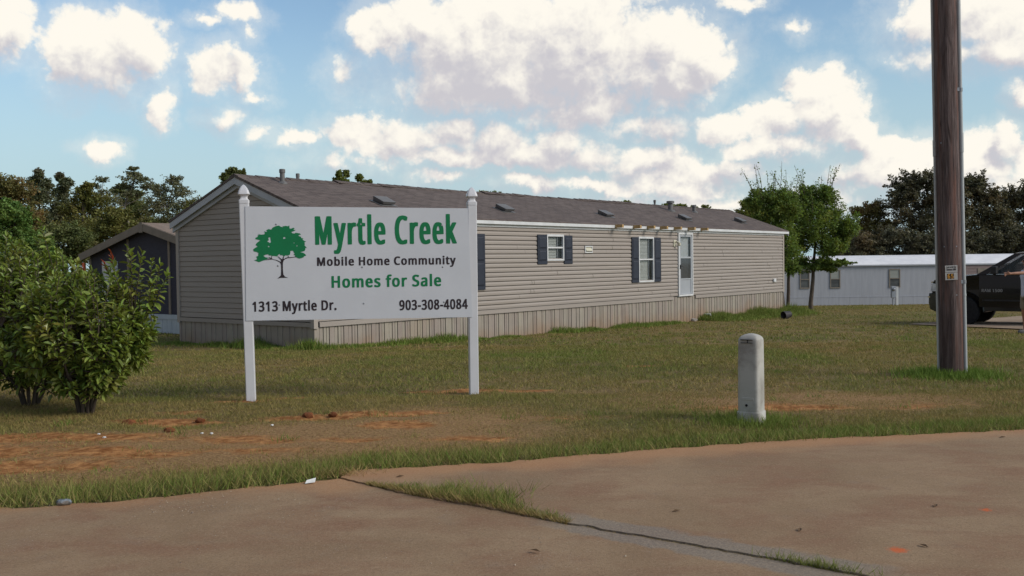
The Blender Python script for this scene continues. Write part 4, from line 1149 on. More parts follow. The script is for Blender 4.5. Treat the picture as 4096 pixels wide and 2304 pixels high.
white_tr = mat("white_trim", (.66, .67, .68), (.58, .59, .60), .5, 3)
grey_tr = mat("grey_white_trim", (.46, .48, .52), (.41, .43, .47), .5, 2)
skirt_m = mat("tan_skirting", (.32, .28, .24), (.285, .25, .215), .6, 2.5, island=.06, c3=(.31, .26, .21), s3=.5, t3=(.55, .7))
# clay splashed up the foot of the skirting
q = NT(skirt_m.node_tree)
_b = skirt_m.node_tree.nodes['Principled BSDF']
_src = _b.inputs['Base Color'].links[0].from_socket
_tc = q.n('ShaderNodeTexCoord')
_sp = q.n('ShaderNodeSeparateXYZ')
q.link(_tc.outputs['Object'], _sp.inputs[0])
_n = q.noise(_tc.outputs['Object'], 1.1, 6, .65)
_h = q.math('ADD', _sp.outputs[2], q.math('MULTIPLY', q.math('SUBTRACT', .5, _n), 1.1))
_mud = q.smooth(_h, -.25, .42, .75, 0)
q.link(q.mix(_mud, _src, (.27, .165, .095)), _b.inputs['Base Color'])
shutter_m = mat("navy_shutter", (.030, .036, .054), (.025, .030, .046), .5, 9)
slat_m = mat("blind_slat", (.74, .78, .74), (.68, .72, .68), .6, 5)
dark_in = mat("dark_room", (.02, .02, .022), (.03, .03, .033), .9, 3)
pane_m = glass_mat("window_glass", (.05, .06, .06), .78)
tan_wood = mat("raw_lumber", (.46, .31, .145), (.36, .23, .10), .8, 7, stretch=(1, 1, 4))
black_m = mat("black_plastic", (.015, .015, .016), (.022, .022, .023), .5, 12)
vent_m = mat("grey_metal_vent", (.17, .165, .165), (.14, .138, .138), .5, 8, metal=.2)
beige_m = mat("beige_plastic", (.58, .55, .43), (.52, .5, .40), .5, 10)

home = thing("mobile_home", "long tan vinyl-sided mobile home with brown shingle roof and navy shutters", "mobile home", HOUSE, HROT)
LH, WH, ZB = 23.71, 4.86, .605
openings = [(4.20, 5.05, 1.22, 2.61), (8.08, 8.85, 1.935, 2.64), (12.815, 13.704, 1.222, 2.63), (15.26, 16.24, .60, 2.79)]


def long_wall():
    r = random.Random(5)
    mb = MB()
    h = .1165
    prof0 = [(.000, -.022), (.018, -.022), (.018, .020), (.60, .022), (.95, .004), (1.0, -.022)]
    k = 0
    z = ZB + .10
    while z < 2.86:
        top = min(z + h, 2.87)
        segs = [(0.04, LH - .04)]
        for (a, b_, z0, z1) in openings:
            if z + h * .5 > z0 + .01 and z + h * .5 < z1 - .015:
                ns = []
                for (s, e) in segs:
                    if e <= a or s >= b_:
                        ns.append((s, e))
                    else:
                        if a - s > .01: ns.append((s, a))
                        if e - b_ > .01: ns.append((b_, e))
                segs = ns
        parts = []
        for (s, e) in segs:
            cuts = sorted(c for c in (r.uniform(0, LH) for _ in range(5)) if s + .4 < c < e - .4)
            pts = [s] + cuts + [e]
            parts += [(pa, pb) for pa, pb in zip(pts, pts[1:])]
        for j, (s, e) in enumerate(parts):
            off = .0035 * (j % 2)
            if r.random() < .06: off += .006
            n = len(prof0)
            vs, fs = [], []
            for x in (s + .005, e - .005):
                for (tz, o) in prof0:
                    zz = z + (tz * h if tz > .03 else tz)
                    vs.append((x, -(o + off), min(zz, top)))
            fs = [(i, i + 1, n + i + 1, n + i) for i in range(n - 1)]
            mb.add(vs, fs)
        z += h
        k += 1
    # bottom band, broken at the door
    for (s, e) in ((0.12, 14.95), (16.45, LH)):
        mb.box(s, e, -.036, 0, ZB, ZB + .092)
        mb.box(s, e, -.026, 0, ZB + .092, ZB + .102)
    return mb.build("wall", siding, home)


def rake_z(y):
    return 2.984 - .05 + .362 * (min(y, WH - y) + .1)


def gable_wall(x, sgn):
    mb = MB()
    h = .118
    z = ZB + .1
    while z < 3.86:
        lo, hi = z, z + h

        def ends(zz):
            t = (zz - (2.984 - .05) - .0362) / .362
            t = max(.05, t)
            return t, WH - t
        rows = [(lo, .010, -.014), (lo + .012, .010, -.014), (lo + .012, .014, .012), (hi, 0, .004)]
        a0, b0 = ends(lo)
        a1, b1 = ends(hi)
        if b0 - a0 < .1:
            break
        if b1 < a1:
            a1 = b1 = WH / 2
        P = [(lo, a0, b0, -.014), (lo + .011, a0, b0, -.014), (lo + .011, a0, b0, .013), (hi, a1, b1, .003)]
        vs = []
        for (zz, a, b_, o) in P:
            vs += [(x + sgn * o, a, zz), (x + sgn * o, b_, zz)]
        mb.add(vs, [(0, 1, 3, 2), (2, 3, 5, 4), (4, 5, 7, 6)])
        z += h
    xa, xb = sorted((x, x + sgn * .03))
    mb.box(xa, xb, .05, WH, ZB, ZB + .092)
    return mb.build("end_wall", siding, home)


long_wall()
gable_wall(0, -1)
gable_wall(LH, 1)
bw = MB()
bw.box(.02, LH - .02, WH - .05, WH, ZB, 2.9)          # back wall
bw.box(.02, LH - .02, .05, WH - .05, ZB - .02, ZB)    # floor
bw.build("back_wall", siding, home)
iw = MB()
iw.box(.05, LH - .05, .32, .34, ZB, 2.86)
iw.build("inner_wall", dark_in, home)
for ell in (((-.034, .075, -.034, -.008), (-.034, -.008, -.008, .075)), ((LH - .075, LH + .034, -.034, -.008), (LH + .008, LH + .034, -.008, .075)), ((-.034, -.008, WH - .075, WH + .03),)):
    ct = MB()
    for (x0, x1, y0, y1) in ell:
        ct.box(x0, x1, y0, y1, ZB - .03, 2.86)
    ct.build("corner_trim", siding2, home)


def roof_obj():
    mb = MB()
    xa, xb = -.15, LH + .32
    th = .05
    rid = 2.984 + .362 * (WH / 2 + .1)
    r = random.Random(2)
    for side in (0, 1):
        def Y(y): return y if side == 0 else WH - y
        nx = 60
        vs, fs = [], []
        for i in range(nx + 1):
            x = xa + (xb - xa) * i / nx
            for (y, dz) in ((-.12, 0), (WH / 2, 0), (WH / 2, -th), (-.12, -th)):
                w = r.uniform(-.012, .012) if y > 0 else r.uniform(-.004, .004)
                vs.append((x, Y(y), 2.984 + .362 * (y + .1) + dz + w * (1 if dz == 0 else 0)))
        for i in range(nx):
            a, b_ = i * 4, i * 4 + 4
            fs += [(a, a + 1, b_ + 1, b_), (a + 2, a + 3, b_ + 3, b_ + 2), (a + 3, a, b_, b_ + 3)]
        fs += [(0, 1, 2, 3), (nx * 4, nx * 4 + 1, nx * 4 + 2, nx * 4 + 3)]
        mb.add(vs, fs)
    o = mb.build("roof", shingle, home)
    # ridge caps, with the raised hinge vents
    rc = MB()
    x = xa
    while x < xb - .05:
        up = .030 if any(a < x < b_ for a, b_ in ((2.7, 5.2), (8.0, 10.4), (13.0, 16.2))) else .012
        up += r.uniform(-.006, .008)
        e = min(x + .31, xb)
        for sgn in (-1, 1):
            y = WH / 2 + sgn * .16
            rc.add([(x, WH / 2, rid + up + .010), (e, WH / 2, rid + up), (e, y, rid - .058 + up), (x, y, rid - .058 + up + .010),
                    (x, WH / 2, rid + up - .012), (e, WH / 2, rid + up - .02), (e, y, rid - .058 + up - .02), (x, y, rid - .058 + up - .012)],
                   [(0, 1, 2, 3), (4, 7, 6, 5), (0, 4, 5, 1), (1, 5, 6, 2), (2, 6, 7, 3), (3, 7, 4, 0)])
        x = e - .02
    rc.build("ridge_cap", shingle, o)
    return o


roof = roof_obj()
fa = MB()
fa.box(-.13, LH + .30, -.124, -.104, 2.862, 2.944)
fa.box(-.13, LH + .30, -.104, 0.0, 2.862, 2.872)      # soffit
fa.box(0, LH, -.046, -.030, 2.795, 2.862)
fa.build("fascia", white_tr, home)
for side in (0, 1):
    rk = MB()

    def Y(y): return y if side == 0 else WH - y
    for (x0, x1, drop0, drop1) in ((-.135, -.112, .055, .20), (-.06, -.018, .14, .285), (LH + .27, LH + .30, .055, .20)):
        vs = []
        for x in (x0, x1):
            for y, dr in ((-.11, drop0), (WH / 2, drop0), (WH / 2, drop1), (-.11, drop1)):
                vs.append((x, Y(y), 2.984 + .362 * (y + .1) - dr))
        rk.add(vs, [(0, 1, 2, 3), (7, 6, 5, 4), (0, 4, 5, 1), (1, 5, 6, 2), (2, 6, 7, 3), (3, 7, 4, 0)])
    vs = []
    for x in (-.112, 0):
        for y, dr in ((-.11, .06), (WH / 2, .06), (WH / 2, .075), (-.11, .075)):
            vs.append((x, Y(y), 2.984 + .362 * (y + .1) - dr - .07))
    rk.add(vs, [(0, 1, 2, 3), (7, 6, 5, 4), (0, 4, 5, 1), (2, 6, 7, 3)])
    rk.build("rake_board", grey_tr, home)


def roof_z(y):
    return 2.984 + .362 * (y + .1)


for (u, v) in ((2.79, .78), (7.2, .73), (12.1, .72), (17.17, .78), (21.55, .80)):
    M = Matrix.Translation((u, v, roof_z(v))) @ Matrix.Rotation(math.atan(.362), 4, 'X')
    mb = MB()
    mb.box(-.26, .26, -.23, .23, .004, .012, M)
    vs = [M @ Vector(p) for p in ((-.18, -.17, .03), (.18, -.17, .03), (.18, .17, .012), (-.18, .17, .012), (-.21, -.20, .10), (.21, -.20, .10), (.21, .17, .13), (-.21, .17, .13))]
    mb.add(vs, [(0, 1, 2, 3), (4, 7, 6, 5), (0, 4, 5, 1), (1, 5, 6, 2), (2, 6, 7, 3), (3, 7, 4, 0)])
    mb.build("roof_vent", vent_m, roof, bevel=.01)
for (u, v, h, r_, capr) in ((.86, 2.02, .30, .055, .068), (17.98, 1.77, .34, .085, .14), (19.83, 1.81, .25, .07, .085), (1.9, 2.75, .28, .04, .045), (18.9, 2.95, .42, .04, .05)):
    z = roof_z(min(v, WH - v))
    mb = MB()
    mb.lathe([(r_ * 2.1, -.09), (r_ * 2.1, -.01), (r_, .04), (r_, h - .08), (capr, h - .075), (capr, h), (capr * .8, h + .01)], (u, v, z), 14)
    mb.build("vent_pipe", vent_m, roof, smooth=True)

for u in (11.383, 12.389, 13.205, 13.999, 14.886, 15.804, 16.708):
    MB().box(u - .045, u + .045, -.37, -.126, 2.868, 2.962).build("rafter_end", tan_wood, home)


def window(u0, u1, z0, z1, shut):
    fr = MB()
    t = .035
    for (a, b_, c, d) in ((u0 - .01, u0 + t, z0, z1), (u1 - t, u1 + .01, z0, z1), (u0 + t, u1 - t, z1 - .06, z1), (u0 + t, u1 - t, z0, z0 + .045)):
        fr.box(a, b_, -.045, .03, c, d)
    zm = (z0 + z1) / 2
    fr.box(u0 + t, u1 - t, -.03, .02, zm - .022, zm + .022)
    w = fr.build("window", white_tr, home, bevel=.004)
    MB().box(u0 + t, u1 - t, .004, .008, z0 + .045, z1 - .06).build("pane", pane_m, w)
    sl_ = MB()
    z = z0 + .06
    r = random.Random(int(u0 * 10))
    while z < z1 - .06:
        j = r.uniform(-.003, .003)
        sl_.quad((u0 + t, .045, z + j), (u1 - t - .20, .045, z + j), (u1 - t - .20, .066, z + .040), (u0 + t, .066, z + .040))
        z += .043
    sl_.build("blind", slat_m, w)
    # slim white mullion of the inner sash
    MB().box(u1 - t - .185, u1 - t - .165, .02, .05, z0 + .05, z1 - .07).build("inner_sash", grey_tr, w)
    for (a, b_, c, d) in shut:
        s_ = MB()
        s_.box(a, b_, -.052, -.024, c, d)
        s = s_.build("shutter", shutter_m, home, bevel=.004)
        p = MB()
        m_ = (c + d) / 2
        for (e, f) in ((c + .10, m_ - .03), (m_ + .03, d - .07)):
            aa, bb = a + .055, b_ - .055
            p.add([(aa, -.053, e), (bb, -.053, e), (bb, -.053, f), (aa, -.053, f), (aa + .03, -.068, e + .03), (bb - .03, -.068, e + .03), (bb - .03, -.068, f - .03), (aa + .03, -.068, f - .03)],
                  [(4, 5, 6, 7), (0, 1, 5, 4), (1, 2, 6, 5), (2, 3, 7, 6), (3, 0, 4, 7)])
            for (g0, g1, h0, h1) in ((aa - .012, aa, e, f), (bb, bb + .012, e, f), (aa - .012, bb + .012, e - .012, e), (aa - .012, bb + .012, f, f + .012)):
                p.box(g0, g1, -.058, -.050, h0, h1)
        p.build("shutter_panel", shutter_m, s)


window(4.20, 5.05, 1.222, 2.62, ((3.79, 4.19, 1.222, 2.61), (5.06, 5.463, 1.222, 2.61)))
window(8.084, 8.85, 1.92, 2.638, ((7.644, 8.070, 1.83, 2.625), (8.862, 9.254, 1.83, 2.615)))
window(12.815, 13.704, 1.222, 2.629, ((12.396, 12.80, 1.22, 2.61), (13.72, 14.13, 1.22, 2.61)))

# storm door
d0, d1, z0, z1 = 15.261, 16.242, .70, 2.786
mb = MB()
for (a, b_, c, d) in ((d0, d0 + .055, z0, z1), (d1 - .055, d1, z0, z1), (d0 + .055, d1 - .055, z1 - .06, z1), (d0 + .055, d1 - .055, z0, z0 + .055)):
    mb.box(a, b_, -.062, .03, c, d)
door_fr = mb.build("door_frame", white_tr, home, bevel=.004)
alu = mat("storm_door_grey", (.40, .42, .45), (.36, .38, .41), .45, 4)
kick_m = mat("door_kick_panel", (.36, .38, .41), (.33, .35, .38), .5, 3)
in_door = mat("inner_door_white", (.62, .66, .66), (.55, .59, .60), .5, 3)
mb = MB()
for (a, b_, c, d) in ((15.32, 15.425, .76, 2.72), (16.11, 16.185, .76, 2.72), (15.425, 16.11, 2.655, 2.72), (15.425, 16.11, 1.945, 2.0), (15.425, 16.11, 1.245, 1.285), (15.425, 16.11, .76, .80)):
    mb.box(a, b_, -.04, -.01, c, d)
door = mb.build("storm_door", alu, door_fr, bevel=.004)
MB().box(15.425, 16.11, -.024, -.02, .80, 1.245).build("kick_panel", kick_m, door_fr)
MB().box(15.425, 16.11, -.026, -.023, 2.0, 2.655).build("upper_pane", glass_mat("door_glass_clear", (.10, .12, .13), .82), door_fr)
MB().box(15.425, 16.11, -.026, -.023, 1.285, 1.945).build("lower_pane", glass_mat("door_screen", (.07, .075, .08), .42), door_fr)
MB().box(15.40, 16.13, .05, .09, .80, 2.70).build("inner_door", in_door, door_fr)
mb = MB()
mb.box(15.36, 15.385, -.075, -.04, 1.60, 1.74)
mb.box(15.36, 15.46, -.085, -.06, 1.66, 1.69)
mb.build("handle", black_m, door_fr, bevel=.005)
# porch lamp, exhaust cover, outlet box
mb = MB()
mb.box(14.97, 15.14, -.045, -.02, 2.33, 2.545)
lamp = mb.build("porch_lamp", beige_m, home, bevel=.01)
MB().tube([(15.05, -.04, 2.47), (15.05, -.12, 2.49), (15.12, -.16, 2.46)], .02).build("lamp_arm", beige_m, lamp, smooth=True)
MB().lathe([(.015, .09), (.045, .07), (.05, 0), (.03, -.02)], (15.12, -.16, 2.37), 12).build("lamp_shade", beige_m, lamp, smooth=True)
mb = MB()
for (a, b_, c, d) in ((9.878, 9.91, 2.13, 2.33), (10.228, 10.26, 2.13, 2.33), (9.91, 10.228, 2.30, 2.33), (9.91, 10.228, 2.13, 2.16)):
    mb.box(a, b_, -.05, -.02, c, d)
vt = mb.build("exhaust_cover", white_tr, home, bevel=.004)
MB().add([(9.92, -.022, 2.29), (10.22, -.022, 2.29), (10.22, -.075, 2.19), (9.92, -.075, 2.19), (9.92, -.022, 2.17), (10.22, -.022, 2.17)],
         [(0, 1, 2, 3), (3, 2, 5, 4), (0, 3, 4), (1, 5, 2)]).build("flap", beige_m, vt)
MB().box(22.66, 22.86, -.09, -.02, 1.0, 1.125).build("outlet_box", white_tr, home, bevel=.01)


def skirting():
    r = random.Random(9)
    mb = MB()

    def run(L, place, stop=lambda u: ZB, gap=.016, depth=.04):
        u = 0.0
        pat = (.145, .097, .083, .075)
        k = 0
        while u < L:
            w = pat[k % 4] * r.uniform(.95, 1.05)
            e = min(u + w, L)
            o = (.010, .0, .007, .002)[k % 4] + r.uniform(0, .003)
            tl = r.uniform(-.006, .006)
            zt = stop((u + e) / 2)
            pts = []
            for (a, b_) in ((u + gap * .5, o), (e - gap * .5, o)):
                pts.append((a, b_))
            a, b_ = pts[0][0], pts[1][0]
            zb = -.35
            vs = [place(a + tl, o, zb), place(b_ + tl, o, zb), place(b_, o, zt), place(a, o, zt),
                  place(a + tl, o - depth, zb), place(b_ + tl, o - depth, zb), place(b_, o - depth, zt), place(a, o - depth, zt)]
            mb.add(vs, [(0, 1, 2, 3), (0, 3, 7, 4), (1, 5, 6, 2)])
            u = e
            k += 1
    run(LH, lambda u, o, z: (u, .012 - o, z), lambda u: .69 if 14.95 < u < 16.45 else ZB)
    run(WH, lambda u, o, z: (.012 - o, u, z), gap=.004)
    run(LH, lambda u, o, z: (u, WH - .012 + o, z))
    run(WH, lambda u, o, z: (LH - .012 + o, u, z))
    return mb.build("skirting", skirt_m, home)


skirting()
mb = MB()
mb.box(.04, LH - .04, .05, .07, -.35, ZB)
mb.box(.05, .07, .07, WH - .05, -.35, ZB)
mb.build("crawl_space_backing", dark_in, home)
MB().tube([(17.1, .0, .02), (17.1, -.22, .03), (17.1, -.24, -.10)], .04).build("drain_pipe", white_tr, home, smooth=True)


# ------------------------------------------------------------------ dark house at the left
gh_wall = mat("slate_blue_siding", (.055, .055, .078), (.046, .046, .066), .8, 8, stretch=(1, 1, 6), bump=.2, bscale=40)
gh_trim = mat("taupe_trim", (.26, .215, .175), (.22, .185, .15), .7, 4)
gh_roof = mat("tan_shingles", (.25, .19, .15), (.19, .145, .12), .95, 5, stretch=(1, 4, 4), bump=.3)
gh_skirt = mat("white_blue_skirting", (.50, .56, .60), (.44, .50, .55), .6, 3)
white_door = mat("white_paint", (.62, .63, .64), (.55, .56, .58), .5, 3)
gh = thing("dark_house", "dark slate-blue gabled house with taupe trim and white skirting behind the left bush", "house", GRAY, HROT)
PK, EV, GW = 3.29, 2.42, 3.43
mb = MB()
mb.prism([(-GW, .52), (GW, .52), (GW, EV), (0, PK - .12), (-GW, EV)], 0, 15.5, axis=0)
mb.build("wall", gh_wall, gh)
mb = MB()
for s in (-1, 1):
    a, b_ = (s * (GW + .28), EV - .02), (0, PK)
    mb.prism([a, b_, (0, PK - .07), (s * (GW + .28), EV - .09)], -.22, 15.8, axis=0)
ghr = mb.build("roof", gh_roof, gh)
mb = MB()
for s in (-1, 1):
    mb.prism([(s * (GW + .27), EV - .03), (0, PK - .01), (0, PK - .24), (s * (GW + .27), EV - .26)], -.25, -.221, axis=0)
mb.box(-.262, -.25, -.10, .10, PK - .30, PK + .01)
mb.build("rake_board", gh_trim, gh)
for y in (-GW, -1.15, 1.08, GW - .1):
    MB().box(-.03, 0, y, y + .1, .55, (PK - .2) - abs(y) * .253).build("corner_trim", gh_trim, gh)
dr = MB().box(-.05, 0, 1.75, 2.62, .60, 2.15).build("door", white_door, gh)
MB().box(-.07, -.05, 1.85, 2.52, 1.2, 2.0).build("door_panel", white_door, dr)
MB().box(-.10, -.05, 1.80, 1.84, 1.3, 1.36).build("handle", steel, dr)
mb = MB()
mb.box(-.03, 0, -GW, GW, .40, .54)
y = -GW
while y < GW:
    mb.box(-.012, .012, y, min(y + .24, GW), -.3, .40)
    y += .252
mb.build("skirting", gh_skirt, gh)
mb = MB()
mb.lathe([(.10, -.25), (.10, .14), (.19, .16), (.20, .36), (.16, .39), (.04, .40)], (6.0, .4, PK + .18), 14)
mb.build("chimney", vent_m, ghr, smooth=True)

# ------------------------------------------------------------------ white trailer at the right
tw = mat("white_metal_siding", (.39, .40, .44), (.35, .36, .40), .5, 2, stretch=(3, 1, .3), spec=.4)
tr_roof = mat("white_roof_coating", (.78, .78, .80), (.68, .68, .71), .6, 1.5)
pink_m = mat("pinkish_siding", (.30, .23, .22), (.24, .185, .18), .8, 3, stretch=(1, 1, 9))
brown_fr = mat("bronze_window_frame", (.27, .23, .19), (.22, .19, .16), .5, 4)
TR = thing("white_trailer", "white metal-sided trailer home with rounded white roof beyond the lawn", "mobile home", (13.6, 56.0, -1.3), 0)
mb = MB()
x = 0.0
while x < 20:
    mb.box(x + .0015, min(x + .305, 20) - .0015, -.008, .02, .545, 2.30)
    x += .305
mb.box(0, 20, .02, 4.1, .545, 2.30)
mb.build("wall", tw, TR)
mb = MB()
mb.box(0, 20, -.03, 0, .50, .545)
x = 0.0
while x < 20:
    mb.box(x + .003, min(x + .6, 20) - .003, -.02, .0, -.2, .50)
    x += .6
mb.build("skirting", tw, TR)
mb = MB()
prof = [(-.10, 2.28), (-.10, 2.33)] + [(-.10 + 2.15 * t, 2.33 + .52 * math.sin(t * math.pi / 2) ** .85) for t in (.12, .3, .5, .75, 1)] + [(4.2, 2.33), (4.2, 2.28)]
mb.prism(prof, -.08, 20.08, axis=0)
rt = mb.build("roof", tr_roof, TR)
mb = MB()
mb.box(-.08, 20.08, -.125, -.105, 2.25, 2.315)
mb.build("eave_trim", grey_tr, TR)
dark_pane = mat("dim_window_pane", (.11, .12, .125), (.06, .065, .07), .12, 1.2, spec=.6, stretch=(1, 1, 3))
pale_pane = mat("pale_window_blind", (.33, .34, .31), (.27, .28, .26), .3, 6, stretch=(.2, 1, 8), spec=.5)
for (x0, x1, top) in ((2.607, 3.156, 0), (4.308, 4.887, 1), (7.633, 8.262, 1)):
    mb = MB()
    z0, z1 = 1.02, 2.07
    for (a, b_, c, d) in ((x0, x0 + .05, z0, z1), (x1 - .05, x1, z0, z1), (x0 + .05, x1 - .05, z1 - .05, z1), (x0 + .05, x1 - .05, z0, z0 + .06), (x0 + .05, x1 - .05, 1.52, 1.565)):
        mb.box(a, b_, -.05, -.012, c, d)
    w = mb.build("window", brown_fr, TR)
    MB().box(x0 + .05, x1 - .05, -.022, -.014, 1.565, z1 - .05).build("upper_pane", pale_pane if top else dark_pane, w)
    MB().box(x0 + .05, x1 - .05, -.022, -.014, z0 + .06, 1.52).build("lower_pane", dark_pane, w)
mb = MB()
mb.box(11.6, 16.5, -.05, -.03, .55, 2.22)
z = .6
while z < 2.2:
    mb.box(11.6, 16.5, -.065, -.05, z, z + .16)
    z += .18
pk = mb.build("side_panel", pink_m, TR)
MB().box(12.6, 13.9, -.09, -.066, 1.35, 2.05).build("panel_window", brown_fr, pk)

# electric meter on its post
gal = mat("grey_meter_metal", (.36, .38, .42), (.30, .32, .36), .5, 5, metal=.3)
mp = thing("meter_post", "grey electric meter box on a post in front of the white trailer", "meter post", (20.95, 54.2, -1.2), 0)
MB().box(-.30, -.06, -.12, .05, .42, 1.05).build("meter_box", gal, mp, bevel=.02)
mt = MB().lathe([(.075, 0), (.08, .03), (.07, .08), (.03, .1)], n=14).build("meter_dial", steel, mp, smooth=True, loc=(-.18, -.12, .88))
mt.rotation_euler = (R(90), 0, 0)
MB().box(-.02, .10, -.05, .07, -.1, 1.02).build("post", white_tr, mp)
MB().tube([(-.18, 0, -.05), (-.18, 0, .42)], .035).build("conduit", gal, mp)

# ------------------------------------------------------------------ utility pole
pole_m = bpy.data.materials.new("weathered_pole_wood")
pole_m.use_nodes = True
q = NT(pole_m.node_tree)
b = pole_m.node_tree.nodes['Principled BSDF']
b.inputs['Roughness'].default_value = .9
b.inputs['Specular IOR Level'].default_value = .2
tc = q.n('ShaderNodeTexCoord')
st = q.vmath('MULTIPLY', tc.outputs['Object'], (9, 9, .55))
g1 = q.noise(st, 3.0, 8, .7)
g2 = q.noise(q.vmath('MULTIPLY', tc.outputs['Object'], (30, 30, .8)), 3.0, 6, .7)
c = q.mix(q.smooth(g1, .32, .68), (.066, .048, .047), (.215, .165, .158))
c = q.mix(q.smooth(g2, .48, .72, 0, .6), c, (.055, .040, .040))
sp = q.n('ShaderNodeSeparateXYZ')
q.link(tc.outputs['Object'], sp.inputs[0])
red = q.smooth(q.noise(q.vmath('MULTIPLY', tc.outputs['Object'], (6, 6, .35)), 2.0, 6, .65), .48, .66, 0, .75)
c = q.mix(red, c, (.22, .11, .085))
c = q.mix(q.smooth(q.math('ADD', sp.outputs[2], q.math('MULTIPLY', g1, .8)), .5, 1.6, .55, 0), c, (.07, .042, .036))
crack = q.n('ShaderNodeTexVoronoi', feature='DISTANCE_TO_EDGE')
q.link(q.vmath('MULTIPLY', tc.outputs['Object'], (22, 22, .7)), crack.inputs['Vector'])
crack.inputs['Scale'].default_value = 1.0
c = q.mix(q.math('MULTIPLY', q.smooth(crack.outputs['Distance'], .0, .06, .85, 0), q.smooth(g1, .45, .6)), c, (.02, .014, .014))
q.link(c, b.inputs['Base Color'])
bn = q.n('ShaderNodeBump')
bn.inputs['Strength'].default_value = .8
bn.inputs['Distance'].default_value = .02
q.link(q.math('ADD', g2, g1), bn.inputs['Height'])
q.link(bn.outputs[0], b.inputs['Normal'])
up = thing("utility_pole", "tall weathered brown wooden utility pole with number tag 65 and white conduits", "utility pole", (5.478, 12.38, -.035), 0)
pl = MB()
zz = [-.3, 0, .15, .6, 1.2, 2, 3, 4, 5, 6.5, 8, 9.5]
pl.tube([(0, 0, z) for z in zz], [.137 - .0006 * z for z in zz], 40)
po = pl.build("pole", pole_m, up, smooth=True)
LEAN = -R(1.05)
pvc = mat("grey_white_conduit", (.46, .48, .49), (.38, .40, .41), .45, 3, stretch=(1, 1, .3))
cr = MB()
cr.tube([(.146, -.055, -.25), (.142, -.055, 9.4)], .025, 14)
cr.tube([(.145, -.055, 2.78), (.145, -.055, 3.02)], .030, 14)
cr.tube([(.146, -.055, 1.00), (.146, -.055, 1.03)], .0275, 14)
c1 = cr.build("conduit", pvc, po, smooth=True)
cl = MB()
cl.tube([(-.136, .06, -.25), (-.131, .06, 9.0)], .018, 12)
cl.tube([(-.135, .06, 2.75), (-.135, .06, 2.95)], .023, 12)
cl.build("conduit", pvc, po, smooth=True)
for z in (1.18, 3.55, 5.5):
    mb = MB()
    mb.box(.082, .118, -.098, -.076, z - .022, z + .022)
    mb.tube([(.146, -.055, z - .022), (.146, -.055, z + .022)], .029, 14)
    mb.build("conduit_strap", steel, po)
po.rotation_euler = (0, LEAN, 0)
tag_m = mat("aluminium_tag", (.50, .48, .46), (.42, .40, .39), .5, 8)
yel = mat("yellow_ink", (.62, .30, .045), (.55, .25, .03), .6, 9)
# tags stand on the pole's face
for (zc, hh, kind) in ((1.345, .086, 0), (1.253, .089, 1)):
    tg = MB().box(-.073, .073, -.004, 0, -hh / 2, hh / 2).build("number_tag" if kind else "warning_tag", tag_m, po, loc=(-.045, -.1415, zc))
    tg.rotation_euler = (0, R(-1.2), R(-6))
    if kind:
        MB().box(-.052, .029, -.0055, -.004, -.03, .034).build("number_field", black_m, tg)
        lettering("65", 'A', -.047, .024, -.025, .054, "lettering", yel, tg, -.0075, .0006, spacing=90)
    else:
        lettering("Lui e-4e Eu", 'A', -.055, .055, .012, .022, "lettering", dark_v, tg, -.006, .0005)
        lettering("Demos cl8d", 'A', -.055, .055, -.018, .022, "lettering", dark_v, tg, -.006, .0005)
for (x, z) in ((-.10, 1.62), (.03, 1.62), (.02, 1.02), (-.11, 2.9)):
    MB().lathe([(.010, 0), (.008, .006)], n=8).build("nail", steel, po, loc=(x, -math.sqrt(.134 ** 2 - x * x) + .002, z)).rotation_euler = (R(90), 0, 0)

# ------------------------------------------------------------------ cable pedestal
ped_m = mat("weathered_pedestal_plastic", (.47, .46, .425), (.40, .39, .36), .6, 3, c3=(.27, .25, .225), s3=3.5, t3=(.42, .66), bump=.15, bscale=90)
pd = thing("cable_pedestal", "grey plastic domed cable pedestal standing in the grass by the pavement", "utility pedestal", (2.135, 8.90, 0), R(-33))
mb = MB()
mb.lathe([(.107, -.05), (.105, .095), (.101, .10), (.09, .10)], n=48, sq=9)
mb.build("base", ped_m, pd, smooth=True)
mb = MB()
mb.lathe([(.0975, .06), (.0965, .10), (.095, .45), (.0925, .735), (.090, .748), (.083, .762), (.066, .778), (.045, .789), (.022, .795), (.004, .797)], n=48, sq=9)
cv = mb.build("cover", ped_m, pd, smooth=True)
mb = MB()
mb.box(-.062, .048, -.102, -.088, .742, .748)
mb.box(-.060, .045, -.100, -.090, .716, .720)
mb.box(-.002, .004, -.099, -.089, .720, .742)
mb.build("vent_slot", black_m, cv)
MB().box(-.055, .055, -.0985, -.09, .205, .23).build("lip", ped_m, cv, bevel=.003)
lk = MB().lathe([(.012, 0), (.012, .004), (.006, .006)], n=12).build("lock", black_m, cv, loc=(-.01, -.0955, .16))
lk.rotation_euler = (R(90), 0, 0)

